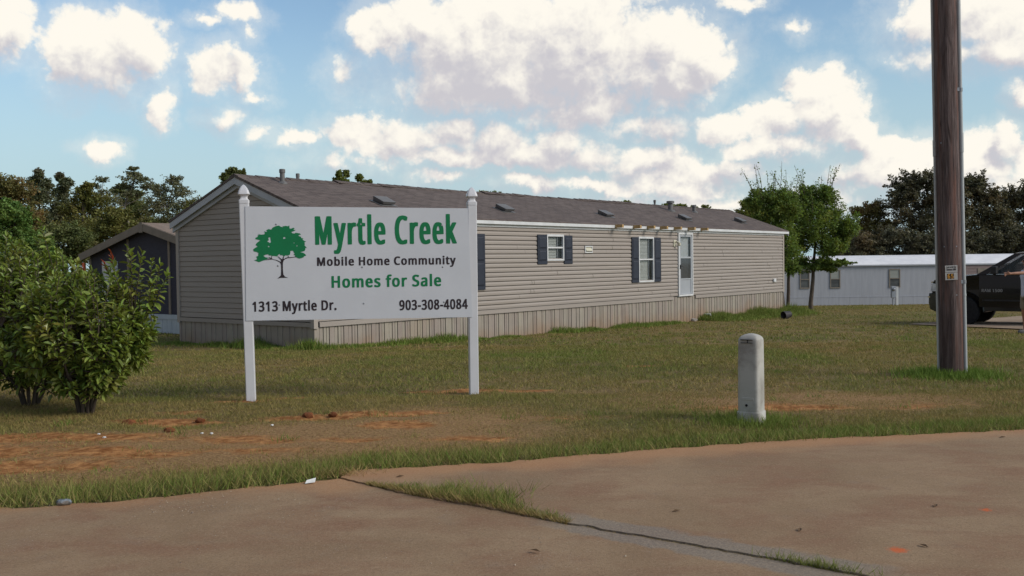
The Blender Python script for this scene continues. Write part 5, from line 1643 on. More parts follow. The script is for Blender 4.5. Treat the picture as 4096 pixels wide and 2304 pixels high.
# ------------------------------------------------------------------ pickup truck
paint = mat("black_truck_paint", (.006, .006, .009), (.008, .008, .011), .22, 4, spec=.3)
bt = paint.node_tree.nodes['Principled BSDF']
bt.inputs['Coat Weight'].default_value = .35
bt.inputs['Coat Roughness'].default_value = .05
chrome = mat("chrome", (.75, .76, .78), None, .12, metal=1.0)
rubber = mat("tyre_rubber", (.012, .012, .013), (.02, .02, .021), .85, 14)
rim_m = mat("alloy_rim", (.24, .245, .26), (.18, .185, .2), .35, 6, metal=.8)
lens_m = mat("headlight_lens", (.62, .64, .66), (.35, .37, .40), .08, 9, spec=.8)
tglass = glass_mat("truck_glass", (.03, .045, .05), .55, .03)
seat_m = mat("dark_interior", (.035, .036, .04), (.05, .05, .055), .8, 6)
plastic_d = mat("dark_trim_plastic", (.02, .02, .022), (.03, .03, .032), .6, 9)
TRK = thing("pickup_truck", "black pickup truck on the driveway beyond the utility pole", "pickup truck",
            (13.53, 29.2, -.53), math.atan2(.6225, -.7826))
TRK.scale = (1.08, 1.08, 1.08)


def arch(cx, r, z0=.40, n=10, a0=-8, a1=188):
    return [(cx + r * math.cos(R(a)), z0 + r * math.sin(R(a))) for a in np.linspace(a0, a1, n)]


poly = [(.86, .62), (.88, 1.02), (.84, 1.17), (.74, 1.235), (-.22, 1.335), (-.32, 1.345), (-2.95, 1.355), (-2.95, 1.36), (-4.86, 1.34), (-4.90, 1.28), (-4.90, .62), (-4.80, .56)]
poly += arch(-3.57, .50, .42, a0=188, a1=-8) + [(-3.02, .40), (-.58, .40)] + arch(0, .50, .42, a0=188, a1=-8)
poly += [(.55, .56)]
mb = MB()
n = len(poly)
cen = (-2.0, .8)
vs, layers = [], [(-.97, .985, -.012), (-.99, 1.0, 0), (-.80, 1.0, .015), (0, 1.0, .03), (.80, 1.0, .015), (.99, 1.0, 0), (.97, .985, -.012)]
for (w, s_, dz) in layers:
    for (x, z) in poly:
        tuck = .05 * max(0, (.75 - z)) + .035 * max(0, z - 1.05) / .3
        hood = dz if z > 1.1 else 0
        ww = w - math.copysign(tuck, w) if abs(w) > .9 else w
        nose = -.10 * (abs(w) / .99) ** 3 * max(0, min(1, (x - .3) / .5))
        vs.append((cen[0] + (x - cen[0]) * s_ + nose, ww, cen[1] + (z - cen[1]) * s_ + hood))
fs = []
for k in range(len(layers) - 1):
    for i in range(n):
        j = (i + 1) % n
        fs.append((k * n + i, k * n + j, (k + 1) * n + j, (k + 1) * n + i))
fs.append(tuple(range(n)))
fs.append(tuple(range(len(layers) * n - 1, (len(layers) - 1) * n - 1, -1)))
mb.add(vs, fs)
body = mb.build("body", paint, TRK, smooth=True)
# cab frame: pillars and roof as a shell with window openings
cab = [(-.30, 1.335), (-1.20, 1.895), (-1.60, 1.955), (-2.55, 1.955), (-2.78, 1.91), (-2.98, 1.345)]


def cabw(z):
    return .93 - .20 * max(0, z - 1.345) / .61


mb = MB()
roofpts = cab[1:5]
vs = []
for (x, z) in roofpts:
    for t in (-1, -.9, -.5, 0, .5, .9, 1):
        vs.append((x, cabw(z) * t, z + .03 * (1 - t * t) - (.03 if abs(t) == 1 else 0)))
for i in range(3):
    for j in range(6):
        mb.add([vs[i * 7 + j], vs[i * 7 + j + 1], vs[(i + 1) * 7 + j + 1], vs[(i + 1) * 7 + j]], [(0, 1, 2, 3)])
for s in (-1, 1):
    def P(x, z, o=0): return (x, s * (cabw(z) + o), z)
    # A pillar, B pillar, rear pillar, drip rail
    for strip in ([(-.30, 1.335), (-.52, 1.335), (-1.32, 1.855), (-1.20, 1.895)], [(-1.20, 1.895), (-1.32, 1.855), (-2.68, 1.865), (-2.78, 1.91)],
                  [(-2.55, 1.345), (-2.98, 1.345), (-2.78, 1.91), (-2.50, 1.88)]):
        mb.add([P(*p) for p in strip] + [P(*p, -.05) for p in strip], [(0, 1, 2, 3), (7, 6, 5, 4), (0, 4, 5, 1), (1, 5, 6, 2), (2, 6, 7, 3), (3, 7, 4, 0)])
mb.build("cab_frame", paint, TRK, smooth=True)
for s, nm in ((1, "side_window"), (-1, "side_window")):
    pts = [(-.54, 1.355), (-1.32, 1.85), (-2.52, 1.87), (-2.56, 1.355)]
    MB().add([(x, s * (cabw(z) - .015), z) for x, z in pts] + [(x, s * (cabw(z) - .022), z) for x, z in pts], [(0, 1, 2, 3), (7, 6, 5, 4)]).build(nm, tglass, TRK)
MB().add([(-.30, -.90, 1.34), (-.30, .90, 1.34), (-1.20, .73, 1.89), (-1.20, -.73, 1.89)], [(0, 1, 2, 3)]).build("windscreen", tglass, TRK)
MB().add([(-2.97, -.88, 1.36), (-2.97, .88, 1.36), (-2.79, .70, 1.90), (-2.79, -.70, 1.90)], [(0, 1, 2, 3)]).build("rear_window", tglass, TRK)
for s in (-1, 1):
    mb = MB()
    mb.box(-2.35, -1.85, s * .45 - .25, s * .45 + .25, .9, 1.2)
    mb.box(-2.5, -2.3, s * .45 - .25, s * .45 + .25, 1.0, 1.62)
    mb.box(-2.5, -2.38, s * .45 - .13, s * .45 + .13, 1.65, 1.83)
    mb.build("seat", seat_m, TRK, bevel=.04)
MB().lathe([(.19, 0), (.20, .02), (.19, .04)], n=20).build("steering_wheel", seat_m, TRK, loc=(-1.42, .42, 1.32)).rotation_euler = (0, R(-55), 0)
# doors drawn by real gaps: a slightly proud skin
for s in (1, -1):
    def D(x, z): return (x, s * (.995 - .05 * max(0, .75 - z) - .035 * max(0, z - 1.05) / .3), z)
    mb = MB()
    xs = [-.40, -1.2, -1.8, -1.93]
    zs = [.50, .62, .75, .95, 1.05, 1.2, 1.335]
    vs, fs = [], []
    for z in zs:
        for x in xs:
            p = D(x, z)
            vs.append((p[0], p[1] + s * (.012 + (.010 if .55 < z < .9 else 0)), z))
    for i in range(len(zs) - 1):
        for j in range(len(xs) - 1):
            fs.append((i * 4 + j, i * 4 + j + 1, (i + 1) * 4 + j + 1, (i + 1) * 4 + j))
    k = len(vs)
    vs += [(x, y - s * .03, z) for x, y, z in vs]
    rim = [0, 1, 2, 3, 7, 11, 15, 19, 23, 27, 26, 25, 24, 20, 16, 12, 8, 4]
    fs += [(a, b_, b_ + k, a + k) for a, b_ in zip(rim, rim[1:] + rim[:1])]
    mb.add(vs, fs)
    dd = mb.build("door", paint, TRK, smooth=True)
    MB().box(-1.86, -1.70, min(s * .975, s * 1.035), max(s * .975, s * 1.035), 1.19, 1.23).build("handle", plastic_d, dd, bevel=.01)
    MB().box(-1.9, -.48, min(s * .99, s * 1.022), max(s * .99, s * 1.022), .655, .70).build("side_moulding", plastic_d, dd, bevel=.008)
    if s == 1:
        w = lettering("RAM 1500", 'A', 0, .50, 0, .075, "lettering", steel, dd, 0, .004)
        # reads left to right for someone facing the driver's side: local -X is forward
        w.matrix_local = Matrix.Translation((-.47, 1.026, .90)) @ Matrix.Rotation(math.pi, 4, 'Z')
    mr = MB()
    mr.box(-.86, -.72, min(s * .96, s * 1.20), max(s * .96, s * 1.20), 1.37, 1.56)
    mr.tube([(-.76, s * .92, 1.36), (-.77, s * 1.03, 1.40)], .045, 8)
    mr.build("mirror", plastic_d, TRK, bevel=.03)
bump = MB()
vs = []
for (y, dx) in ((-1.0, -.30), (-.97, -.10), (-.6, .0), (0, .03), (.6, .0), (.97, -.10), (1.0, -.30)):
    for (x, z) in ((.80, .36), (.93, .42), (.97, .60), (.96, .84), (.84, .86), (.72, .84), (.72, .40)):
        vs.append((x + dx if x > .75 else x - .25, y, z))
fs = []
for k in range(6):
    for i in range(7):
        fs.append((k * 7 + i, k * 7 + (i + 1) % 7, (k + 1) * 7 + (i + 1) % 7, (k + 1) * 7 + i))
fs += [tuple(range(7)), tuple(range(48, 41, -1))]
bump.add(vs, fs)
bp = bump.build("bumper", mat("grey_bumper_metal", (.085, .09, .08), (.06, .065, .06), .25, 5, spec=.6, metal=.5), TRK, smooth=True)
mb = MB()
for (a, b_) in (((.885, 1.004), (.985, .62)), ((.985, .62), (1.005, 0)), ((1.005, 0), (.985, -.62)), ((.985, -.62), (.885, -1.004))):
    mb.add([(a[0], a[1], .735), (b_[0], b_[1], .735), (b_[0], b_[1], .765), (a[0], a[1], .765), (a[0] - .06, a[1], .735), (b_[0] - .06, b_[1], .735), (b_[0] - .06, b_[1], .765), (a[0] - .06, a[1], .765)],
           [(0, 1, 2, 3), (7, 6, 5, 4), (3, 2, 6, 7), (0, 4, 5, 1), (0, 3, 7, 4), (1, 5, 6, 2)])
mb.build("bumper_strip", chrome, bp)
for s in (-1, 1):
    vs = [(.80, s * .66, .90), (.66, s * .995, .90), (.64, s * .985, 1.12), (.80, s * .66, 1.12), (.885, s * .66, .90), (.80, s * .99, .90), (.76, s * .985, 1.11), (.87, s * .66, 1.12),
          (.42, s * .998, .92), (.42, s * .99, 1.10)]
    MB().add([vs[4], (vs[5][0] + .02, vs[5][1], vs[5][2]), (vs[6][0] + .02, vs[6][1], vs[6][2]), vs[7], (vs[8][0], s * 1.012, vs[8][2]), (vs[9][0], s * 1.004, vs[9][2])], [(0, 1, 2, 3), (1, 4, 5, 2)]).build("headlight", lens_m, TRK)
mb = MB()
for z in (.90, .99, 1.08):
    mb.box(.86, .90, -.62, .62, z - .02, z + .02)
mb.box(.85, .905, -.04, .04, .86, 1.12)
mb.box(.84, .895, -.66, .66, 1.12, 1.17)
mb.build("grille", chrome, TRK, bevel=.008)
for x in (0, -3.57):
    for s in (-1, 1):
        prof = [(.22, -.135), (.34, -.135), (.375, -.12), (.39, -.08), (.39, .08), (.375, .12), (.34, .135), (.22, .135)]
        wl = MB().lathe(prof, n=32).build("wheel", rubber, TRK, smooth=True, loc=(x, s * .85, .39))
        wl.rotation_euler = (R(90), 0, 0)
        rm = MB().lathe([(.235, -.10), (.235, .10), (.20, .115), (.10, .08), (.07, .12), (.03, .125)], n=24).build("rim", rim_m, wl, smooth=True)
        if s == 1:
            rm.rotation_euler = (R(180), 0, 0)
mb = MB()
mb.box(-4.6, .3, -.55, .55, .42, .60)
mb.box(-.52, .52, -.70, .70, .40, .98)
mb.box(-4.09, -3.05, -.70, .70, .40, .98)
mb.build("chassis", plastic_d, TRK)
mb = MB()
mb.box(-5.02, -4.88, -.95, .95, .55, .72)
mb.build("rear_bumper", chrome, TRK, bevel=.03)
for s in (-1, 1):
    MB().box(-4.92, -4.80, min(s * .80, s * .995), max(s * .80, s * .995), .95, 1.28).build("tail_light", mat("red_lens", (.30, .01, .01), None, .15), TRK)
ws = MB()
ws.tube([(-.36, .75, 1.375), (-.62, .1, 1.54)], .012, 6)
ws.tube([(-.36, .05, 1.385), (-.62, -.55, 1.54)], .012, 6)
ws.build("wiper", black_m, TRK)


# ------------------------------------------------------------------ the man at the truck
skin_m = mat("skin", (.42, .22, .15), (.36, .18, .12), .55, 9)
shirt_m = mat("white_cotton", (.62, .65, .76), (.55, .58, .70), .9, 5, bump=.2)
short_m = mat("khaki_cotton", (.30, .26, .20), (.26, .225, .17), .9, 6, bump=.2)
hair_m = mat("dark_hair", (.03, .02, .015), (.045, .03, .02), .7, 20)
shoe_m = mat("grey_shoe", (.12, .12, .125), (.08, .08, .085), .7, 8)


def skinned(name, nodes, edges, m, parent, sub=2, root=0):
    me = bpy.data.meshes.new(name)
    me.from_pydata([n_[:3] for n_ in nodes], edges, [])
    o = bpy.data.objects.new(name, me)
    C.objects.link(o)
    o.modifiers.new("s", 'SKIN')
    for i, n_ in enumerate(nodes):
        sv = me.skin_vertices[0].data[i]
        rr = n_[3]
        sv.radius = rr if hasattr(rr, '__len__') else (rr, rr)
        sv.use_root = (i == root)
    sb = o.modifiers.new("u", 'SUBSURF')
    sb.levels = sb.render_levels = sub
    me2 = bpy.data.meshes.new_from_object(o.evaluated_get(bpy.context.evaluated_depsgraph_get()))
    bpy.data.objects.remove(o)
    me2.name = name
    me2.materials.clear()
    me2.materials.append(m)
    return link(name, me2, parent, smooth=True)


def person():
    # local frame: feet at origin, faces -X (towards the left of the photo), right hand towards the camera (-Y)
    root = thing("person", "person in white T-shirt, khaki shorts and sunglasses pointing left by the truck", "person", (12.30, 23.7, -.41), R(10))
    s = 1.03
    N, E = [], []

    def add(x, y, z, r, prev=None):
        N.append((x * s, y * s, z * s, (r[0] * s, r[1] * s) if hasattr(r, '__len__') else r * s))
        if prev is not None:
            E.append((prev, len(N) - 1))
        return len(N) - 1
    pel = add(0, 0, .98, (.135, .105))
    wai = add(-.01, 0, 1.12, (.135, .10), pel)
    che = add(0, 0, 1.30, (.155, .11), wai)
    upc = add(.0, 0, 1.43, (.12, .085), che)
    nek = add(-.01, 0, 1.52, .055, upc)
    hd0 = add(-.03, 0, 1.60, (.062, .07), nek)
    hd1 = add(-.035, 0, 1.68, (.080, .094), hd0)
    hd2 = add(-.02, 0, 1.755, (.068, .078), hd1)
    for sy, arm in ((-1, [(-.05, .20, 1.43, .058), (-.20, .25, 1.425, .048), (-.36, .27, 1.41, .042), (-.52, .26, 1.405, .036), (-.62, .25, 1.40, .028), (-.69, .245, 1.40, .034)]),
                    (1, [(.03, .20, 1.41, .058), (.10, .24, 1.27, .048), (.16, .255, 1.14, .042), (.17, .26, 1.0, .036), (.15, .255, .90, .027), (.135, .25, .83, .034)])):
        p = upc
        for (x, y, z, r) in arm:
            p = add(x, y * sy * -1 if sy == -1 and False else y * sy, z, r, p)
        hx, hy, hz, _ = arm[-1]
        hy *= sy
        # five fingers
        if sy == -1:
            for k, (dz, L) in enumerate(((.022, .075), (.008, .085), (-.008, .078), (-.024, .062))):
                f = add(hx - .035, hy + .004 * k, hz + dz, .010, p)
                f = add(hx - .035 - L * .55, hy, hz + dz - (.004 if k == 0 else .012), .009, f)
                f = add(hx - .035 - L * (1.0 if k == 0 else .7), hy, hz + dz - (.008 if k == 0 else .04), .0075, f)
            f = add(hx + .005, hy - .022, hz + .03, .012, p)
            add(hx - .035, hy - .03, hz + .045, .009, f)
        else:
            for k, (dx, L) in enumerate(((-.024, .07), (-.008, .08), (.008, .075), (.022, .06))):
                f = add(hx + dx, hy, hz - .035, .010, p)
                f = add(hx + dx - .01, hy - .004, hz - .035 - L * .5, .009, f)
                add(hx + dx - .025, hy - .008, hz - .035 - L * .95, .0075, f)
            f = add(hx - .028, hy - .005, hz + .0, .012, p)
            add(hx - .045, hy - .01, hz - .045, .009, f)
    for sy in (-1, 1):
        p = pel
        for (x, y, z, r) in [(0, .09, .86, .088), (-.01, .105, .66, .070), (-.012, .11, .50, .055), (.01, .115, .34, .052), (.02, .12, .12, .036), (.01, .12, .06, .04)]:
            p = add(x, y * sy, z, r, p)
        add(-.13, .135 * sy, .035, (.03, .038), p)
    skinned("body", N, E, skin_m, root)
    # T-shirt with sleeves
    T = [(0, 0, .80, (.16, .135)), (0, 0, .90, (.168, .138)), (0, 0, 1.12, (.165, .13)), (0, 0, 1.30, (.175, .13)), (0, 0, 1.44, (.13, .098)), (0, 0, 1.50, .07),
         (-.05, -.20, 1.44, .075), (-.19, -.245, 1.43, .07), (.03, .20, 1.42, .075), (.10, .24, 1.27, .07)]
    skinned("shirt", [(x * s, y * s, z * s, (r[0] * s, r[1] * s) if hasattr(r, '__len__') else r * s) for x, y, z, r in T],
            [(0, 1), (1, 2), (2, 3), (3, 4), (4, 5), (4, 6), (6, 7), (4, 8), (8, 9)], shirt_m, root)
    S = [(0, 0, .97, (.15, .12))]
    SE = []
    for sy in (-1, 1):
        S += [(0, .09 * sy, .84, .105), (-.01, .105 * sy, .68, .10), (-.01, .11 * sy, .52, .094)]
    SE = [(0, 1), (1, 2), (2, 3), (0, 4), (4, 5), (5, 6)]
    skinned("shorts", [(x * s, y * s, z * s, (r[0] * s, r[1] * s) if hasattr(r, '__len__') else r * s) for x, y, z, r in S], SE, short_m, root)
    # face and hair
    f = MB()
    f.tube([(-.125 * s, 0, 1.70 * s), (-.145 * s, 0, 1.665 * s), (-.125 * s, 0, 1.655 * s)], [.012, .019, .01], 8)
    f.tube([(-.03 * s, -.082 * s, 1.70 * s), (-.02 * s, -.094 * s, 1.69 * s), (-.03 * s, -.084 * s, 1.64 * s)], [.012, .018, .008], 8)
    f.tube([(-.03 * s, .082 * s, 1.70 * s), (-.02 * s, .094 * s, 1.69 * s), (-.03 * s, .084 * s, 1.64 * s)], [.012, .018, .008], 8)
    f.tube([(-.112 * s, -.03 * s, 1.612 * s), (-.122 * s, 0, 1.613 * s), (-.112 * s, .03 * s, 1.612 * s)], [.005, .008, .005], 6)
    f.build("face", skin_m, root, smooth=True)
    hb = bmesh.new()
    bmesh.ops.create_uvsphere(hb, u_segments=20, v_segments=12, radius=.107 * s)
    for v in hb.verts:
        v.co.x *= 1.02
        v.co.y *= .88
        if v.co.z < .012 + max(0, -v.co.x) * .75 and v.co.x < .04:
            v.co *= .80
        v.co += Vector((-.02, 0, 1.735)) * s
    me = bpy.data.meshes.new("hair")
    hb.to_mesh(me)
    hb.free()
    me.materials.append(hair_m)
    link("hair", me, root, smooth=True)
    g = MB()
    for sy in (-1, 1):
        g.box(-.138 * s, -.122 * s, min(sy * .012, sy * .066) * s, max(sy * .012, sy * .066) * s, 1.672 * s, 1.708 * s)
        g.box(-.125 * s, -.02 * s, sy * .088 * s - .003, sy * .088 * s + .003, 1.695 * s, 1.704 * s)
    g.box(-.136 * s, -.126 * s, -.012, .012, 1.692 * s, 1.702 * s)
    g.build("sunglasses", black_m, root, bevel=.003)
    for sy in (-1, 1):
        MB().lathe([(.052, 0), (.055, .03), (.048, .07), (.03, .085)], (0, 0, 0), 14).build("shoe", shoe_m, root, smooth=True, loc=(-.045, .125 * sy * s, 0)).scale = (2.3, .95, 1)
    return root


person()


# ------------------------------------------------------------------ plants
def leaf_quads(cen, size, r, up=.35, aspect=.62):
    """irregular little leaf faces (4 corners) round the given centres"""
    n = len(cen)
    nrm = r.normal(0, 1, (n, 3))
    nrm[:, 2] = np.abs(nrm[:, 2]) + up
    nrm /= np.linalg.norm(nrm, axis=1)[:, None]
    t = r.normal(0, 1, (n, 3))
    t -= nrm * (t * nrm).sum(1)[:, None]
    t /= np.linalg.norm(t, axis=1)[:, None]
    b_ = np.cross(nrm, t)
    L = size * r.uniform(.6, 1.3, n)
    W = L * aspect * r.uniform(.7, 1.2, n)
    bend = nrm * (L * r.uniform(-.25, .1, n))[:, None]
    P = [cen - t * L[:, None] * .5, cen + b_ * W[:, None] * .5 + bend * -.2, cen + t * L[:, None] * .5 + bend, cen - b_ * W[:, None] * .5 + bend * -.2]
    return np.stack(P, 1).reshape(-1, 3)


def foliage(name, c1, c2, c3=None, trans=.28, s=.35, c3t=(.52, .7)):
    return mat(name, c1, c2, .6, s * 3, spec=.2, island=.35, trans=trans, c3=c3, s3=s, t3=c3t)


bark = mat("grey_brown_bark", (.075, .058, .045), (.12, .095, .075), .9, 5, stretch=(3, 3, .6), bump=.5)
pale_bark = mat("pale_bark", (.34, .30, .26), (.24, .21, .18), .85, 4, stretch=(2, 2, .7), bump=.4)
F = {
    'dark': foliage("dark_leaves", (0.116, 0.143, 0.056), (0.178, 0.194, 0.075), (0.248, 0.186, 0.093)),
    'rust': foliage("olive_rust_leaves", (0.139, 0.139, 0.053), (0.218, 0.183, 0.073), (0.335, 0.183, 0.087)),
    'bright': foliage("bright_leaves", (0.113, 0.194, 0.051), (0.179, 0.261, 0.067), (0.224, 0.254, 0.067)),
    'olive': foliage("olive_leaves", (0.131, 0.144, 0.043), (0.188, 0.175, 0.053), (0.213, 0.163, 0.053)),
    'gum': foliage("sweetgum_leaves", (0.106, 0.130, 0.073), (0.154, 0.158, 0.089), (0.186, 0.130, 0.106)),
    'airy': foliage("thin_pale_leaves", (0.127, 0.144, 0.078), (0.184, 0.184, 0.103), (0.265, 0.224, 0.144)),
    'warm_tone': foliage("yellow_green_leaves", (0.143, 0.182, 0.046), (0.204, 0.220, 0.061), (0.253, 0.226, 0.066), .35),  # yellow-green leaf colour
    'myrtle': foliage("crape_myrtle_leaves", (0.134, 0.202, 0.056), (0.190, 0.252, 0.073), (0.314, 0.297, 0.067), .42, .8, (.54, .70)),
    'elm': foliage("dark_elm_leaves", (0.099, 0.103, 0.068), (0.149, 0.133, 0.084), (0.267, 0.190, 0.104), .18),
}


def tree(name, label, loc, lobes, fol, leaf=.2, per=900, trunk=.14, bk=None, twig=0, spread=.16, bare=0.0, seed=0, cat="tree", group=None, trunk_top=None, trunk_lean=0, aspect=.62, reach=1.0, ncl=None, stems=1, dens=3.6, whips=0):
    """lobes: (x, z, rx, rz) or (x, y, z, rx, ry, rz) above the foot of the trunk; leaves hang on twigs that radiate through each lobe"""
    r = np.random.default_rng(seed + 100)
    root = thing(name, label, cat, loc, 0, group)
    bk = bk or bark
    tb = MB()
    L3 = []
    for lo in lobes:
        if len(lo) == 4:
            lo = (lo[0], r.normal(0, lo[2] * .25), lo[1], lo[2], lo[2] * .9, lo[3])
        L3.append(lo)
    zlow = min(l[2] - l[5] for l in L3)
    ztop = trunk_top or (zlow + .55 * (max(l[2] for l in L3) - zlow))
    mx = float(np.mean([l[0] for l in L3]))
    tops = []
    for k in range(stems):
        ox = (k - (stems - 1) / 2) * trunk * 1.6
        pts, rad = [], []
        for i in range(7):
            t = i / 6
            pts.append((ox + (mx * .7 + trunk_lean) * t ** 1.5 + r.normal(0, trunk * .22) * (0 < i) + ox * 2.5 * t, r.normal(0, trunk * .2) * (0 < i), -.3 + (ztop + .3) * t))
            rad.append(trunk * (1.25 if i == 0 else 1) * (1 - .55 * t))
        tb.tube(pts, rad, 8)
        tops.append((pts, rad))
    C_, S_ = [], []
    VREF = float(np.mean([l[3] * l[5] for l in L3]))
    for (cx, cy, cz, rx, ry, rz) in L3:
        pts, rad = tops[int(r.integers(0, stems))]
        k = int(np.clip(np.searchsorted([p[2] for p in pts], cz - rz * .6), 2, 6))
        p0 = np.array(pts[k])
        c0 = np.array((cx, cy, cz))
        mid = (p0 + c0) / 2 + np.array((0, 0, -.08 * np.linalg.norm(c0 - p0))) + r.normal(0, .05, 3) * rx
        tb.tube([p0, mid, c0], [rad[k] * .7, rad[k] * .5, rad[k] * .28], 6)
        vol = rx * rz
        nt = ncl or max(12, int(30 + 20 * math.sqrt(vol)))
        per_l = per * dens * math.sqrt(vol / VREF)
        for j in range(nt):
            d = r.normal(0, 1, 3)
            d /= np.linalg.norm(d)
            d[2] = d[2] * .9 + .12
            ext = r.uniform(.70, 1.0) * reach
            if twig and r.random() < twig:
                ext *= r.uniform(1.1, 1.5)
            end = c0 + d * np.array((rx, ry, rz)) * ext
            if r.random() < .4:
                tb.tube([c0 + (end - c0) * .1, c0 + (end - c0) * .55 + r.normal(0, .04, 3) * rx, end], [rad[-1] * .35, rad[-1] * .22, rad[-1] * .08], 4, cap=False)
            m = max(4, int(per_l / nt * r.uniform(.5, 1.5)))
            t = r.uniform(.3, 1.0, m) ** .75
            q_ = c0 + (end - c0) * t[:, None]
            sg_ = spread * min(rx, rz) * (1.15 - .8 * np.clip(t - .5, 0, .5) * 1.6)
            q_ = q_ + r.normal(0, 1, (m, 3)) * sg_[:, None] * np.array((1, 1, .75))
            if bare:
                q_ = q_[r.uniform(0, 1, m) > bare]
            C_.append(q_)
    tops_ = sorted(L3, key=lambda l: -(l[2] + l[5]))
    for j in range(whips):
        cx, cy, cz, rx, ry, rz = tops_[j % max(1, len(tops_) // 2)]
        a = r.uniform(0, 6.28)
        s0 = np.array((cx + math.cos(a) * rx * .5, cy + math.sin(a) * ry * .5, cz + rz * .6))
        out = np.array(((s0[0] - mx) * .55 + r.normal(0, .12), math.sin(a) * .2, r.uniform(.7, 1.25)))
        e0 = s0 + out
        tb.tube([s0, (s0 + e0) / 2 + r.normal(0, .03, 3), e0], [.014, .010, .005], 4, cap=False)
        k = int(r.integers(10, 22))
        t = r.uniform(.1, 1.0, k)
        C_.append(s0 + (e0 - s0) * t[:, None] + r.normal(0, .06, (k, 3)))
    cen = np.concatenate(C_)
    tb.build("trunk", bk, root, smooth=True)
    me = np_mesh("crown", leaf_quads(cen, leaf * .74, r, aspect=aspect), 4, fol)
    link("crown", me, root)
    return root


def at(u, v, Y):
    """design-time survey: where a sight line (u, v on a 2576-wide frame) meets distance Y -> x, z in metres"""
    return (u - 1288) * .0004001 * Y, 1.47 + (657.2 - .0122 * (u - 1288) - v) * .0004001 * Y


def surveyed(name, label, base_u, Y, puffs, fol, **kw):
    x0, _ = at(base_u, 0, Y)
    zb = gz(x0, Y)
    k = .0004001 * Y
    lobes = []
    for (u, v, ru, rv) in puffs:
        x, z = at(u, v, Y)
        lobes.append((x - x0, z - zb, ru * k, rv * k))
    return tree(name, label, (x0, Y, zb), lobes, fol, **kw)


G1 = "trees of the wood behind the houses"
surveyed("oak_tree", "rusty brown-green oak at the far left end of the treeline", 30, 62,
         [(10, 470, 60, 38), (60, 480, 45, 40), (30, 540, 80, 60), (80, 570, 50, 60), (-30, 500, 50, 60)], F['rust'], leaf=.21, per=900, seed=1, group=G1, twig=.1)
surveyed("sweetgum_tree", "tall dark sweetgum with a pointed spire top, right of the rusty oak", 105, 70,
         [(103, 440, 14, 18), (85, 462, 20, 20), (120, 466, 18, 20), (105, 500, 36, 32), (100, 555, 45, 45)], F['gum'], leaf=.26, per=480, seed=2, group=G1, spread=.25)
surveyed("sweetgum_tree", "narrow dark sweetgum spire standing beside the taller pointed one", 160, 71,
         [(155, 446, 12, 16), (176, 462, 16, 18), (158, 485, 24, 26), (165, 530, 36, 38), (162, 580, 40, 40)], F['gum'], leaf=.26, per=420, seed=3, group=G1, spread=.25)
surveyed("broadleaf_tree", "bright green broad tree nearest in the wood, directly above the left bush", 40, 42,
         [(20, 590, 70, 55), (80, 620, 60, 50), (-20, 640, 60, 60), (120, 660, 50, 50), (40, 545, 50, 35), (60, 690, 90, 50), (0, 520, 40, 30)], F['bright'], leaf=.16, per=1000, seed=4, group=G1, twig=.1)
surveyed("broadleaf_tree", "yellowish olive rounded tree in the middle of the left treeline", 215, 64,
         [(215, 488, 28, 24), (190, 525, 50, 36), (235, 520, 40, 40), (205, 580, 70, 50), (225, 470, 20, 14)], F['olive'], leaf=.2, per=750, seed=5, group=G1, twig=.1)
surveyed("thin_tree", "sparse flat-topped tree with sky showing through its twigs", 255, 72,
         [(240, 468, 22, 9), (262, 452, 20, 9), (270, 486, 28, 12), (250, 500, 26, 12), (285, 505, 24, 20)], F['airy'], leaf=.2, per=170, trunk=.1, bk=pale_bark, seed=6, group=G1, twig=.4, spread=.22, bare=.25)
surveyed("thin_tree", "tallest sparse tree with a bare crooked pale trunk above the dark house", 362, 66,
         [(338, 425, 14, 8), (350, 452, 36, 14), (322, 470, 30, 11), (375, 470, 26, 12), (345, 490, 32, 13), (338, 440, 20, 10)], F['airy'], leaf=.2, per=230, trunk=.11, bk=pale_bark, seed=7, group=G1, twig=.4, spread=.22, bare=.2, trunk_lean=-.9, trunk_top=7.0)
surveyed("broadleaf_tree", "dense dark green round tree behind the tallest sparse tree", 330, 74,
         [(325, 505, 40, 38), (350, 545, 42, 42), (310, 560, 50, 45), (305, 480, 22, 20)], F['dark'], leaf=.22, per=1000, seed=8, group=G1, twig=.05)
surveyed("thin_tree", "sparse pale tree with forked white trunk beside the tan home's gable", 415, 62,
         [(400, 480, 30, 24), (440, 455, 30, 16), (455, 485, 34, 22), (425, 520, 40, 28), (390, 520, 34, 30), (465, 525, 30, 26), (440, 550, 40, 22)], F['airy'], leaf=.18, per=330, trunk=.11, bk=pale_bark, seed=9, group=G1, twig=.35, spread=.2, bare=.1)
surveyed("sapling", "yellow-green sapling with upright shoots peeking over the tan gable", 490, 58,
         [(488, 520, 28, 30), (505, 545, 30, 30), (470, 560, 30, 30), (520, 515, 14, 16)], F['olive'], leaf=.16, per=340, seed=10, group=G1, twig=.5)
surveyed("broadleaf_tree", "mid-green bushy tree right behind the dark house's roof", 300, 52,
         [(250, 590, 60, 40), (310, 575, 60, 45), (360, 590, 50, 40), (220, 640, 60, 40), (290, 540, 46, 26)], F['olive'], leaf=.17, per=900, seed=11, group=G1, twig=.1)
surveyed("broadleaf_tree", "dark low tree filling the gap left of the dark house", 165, 50,
         [(150, 600, 50, 40), (190, 640, 50, 40), (120, 650, 50, 50), (180, 580, 40, 30), (215, 610, 40, 40)], F['dark'], leaf=.16, per=900, seed=12, group=G1)
surveyed("broadleaf_tree", "dark tree behind the chimney between dark house and tan gable", 420, 68,
         [(410, 575, 46, 36), (450, 570, 40, 30), (380, 570, 40, 30), (480, 585, 40, 26)], F['dark'], leaf=.2, per=650, seed=13, group=G1)
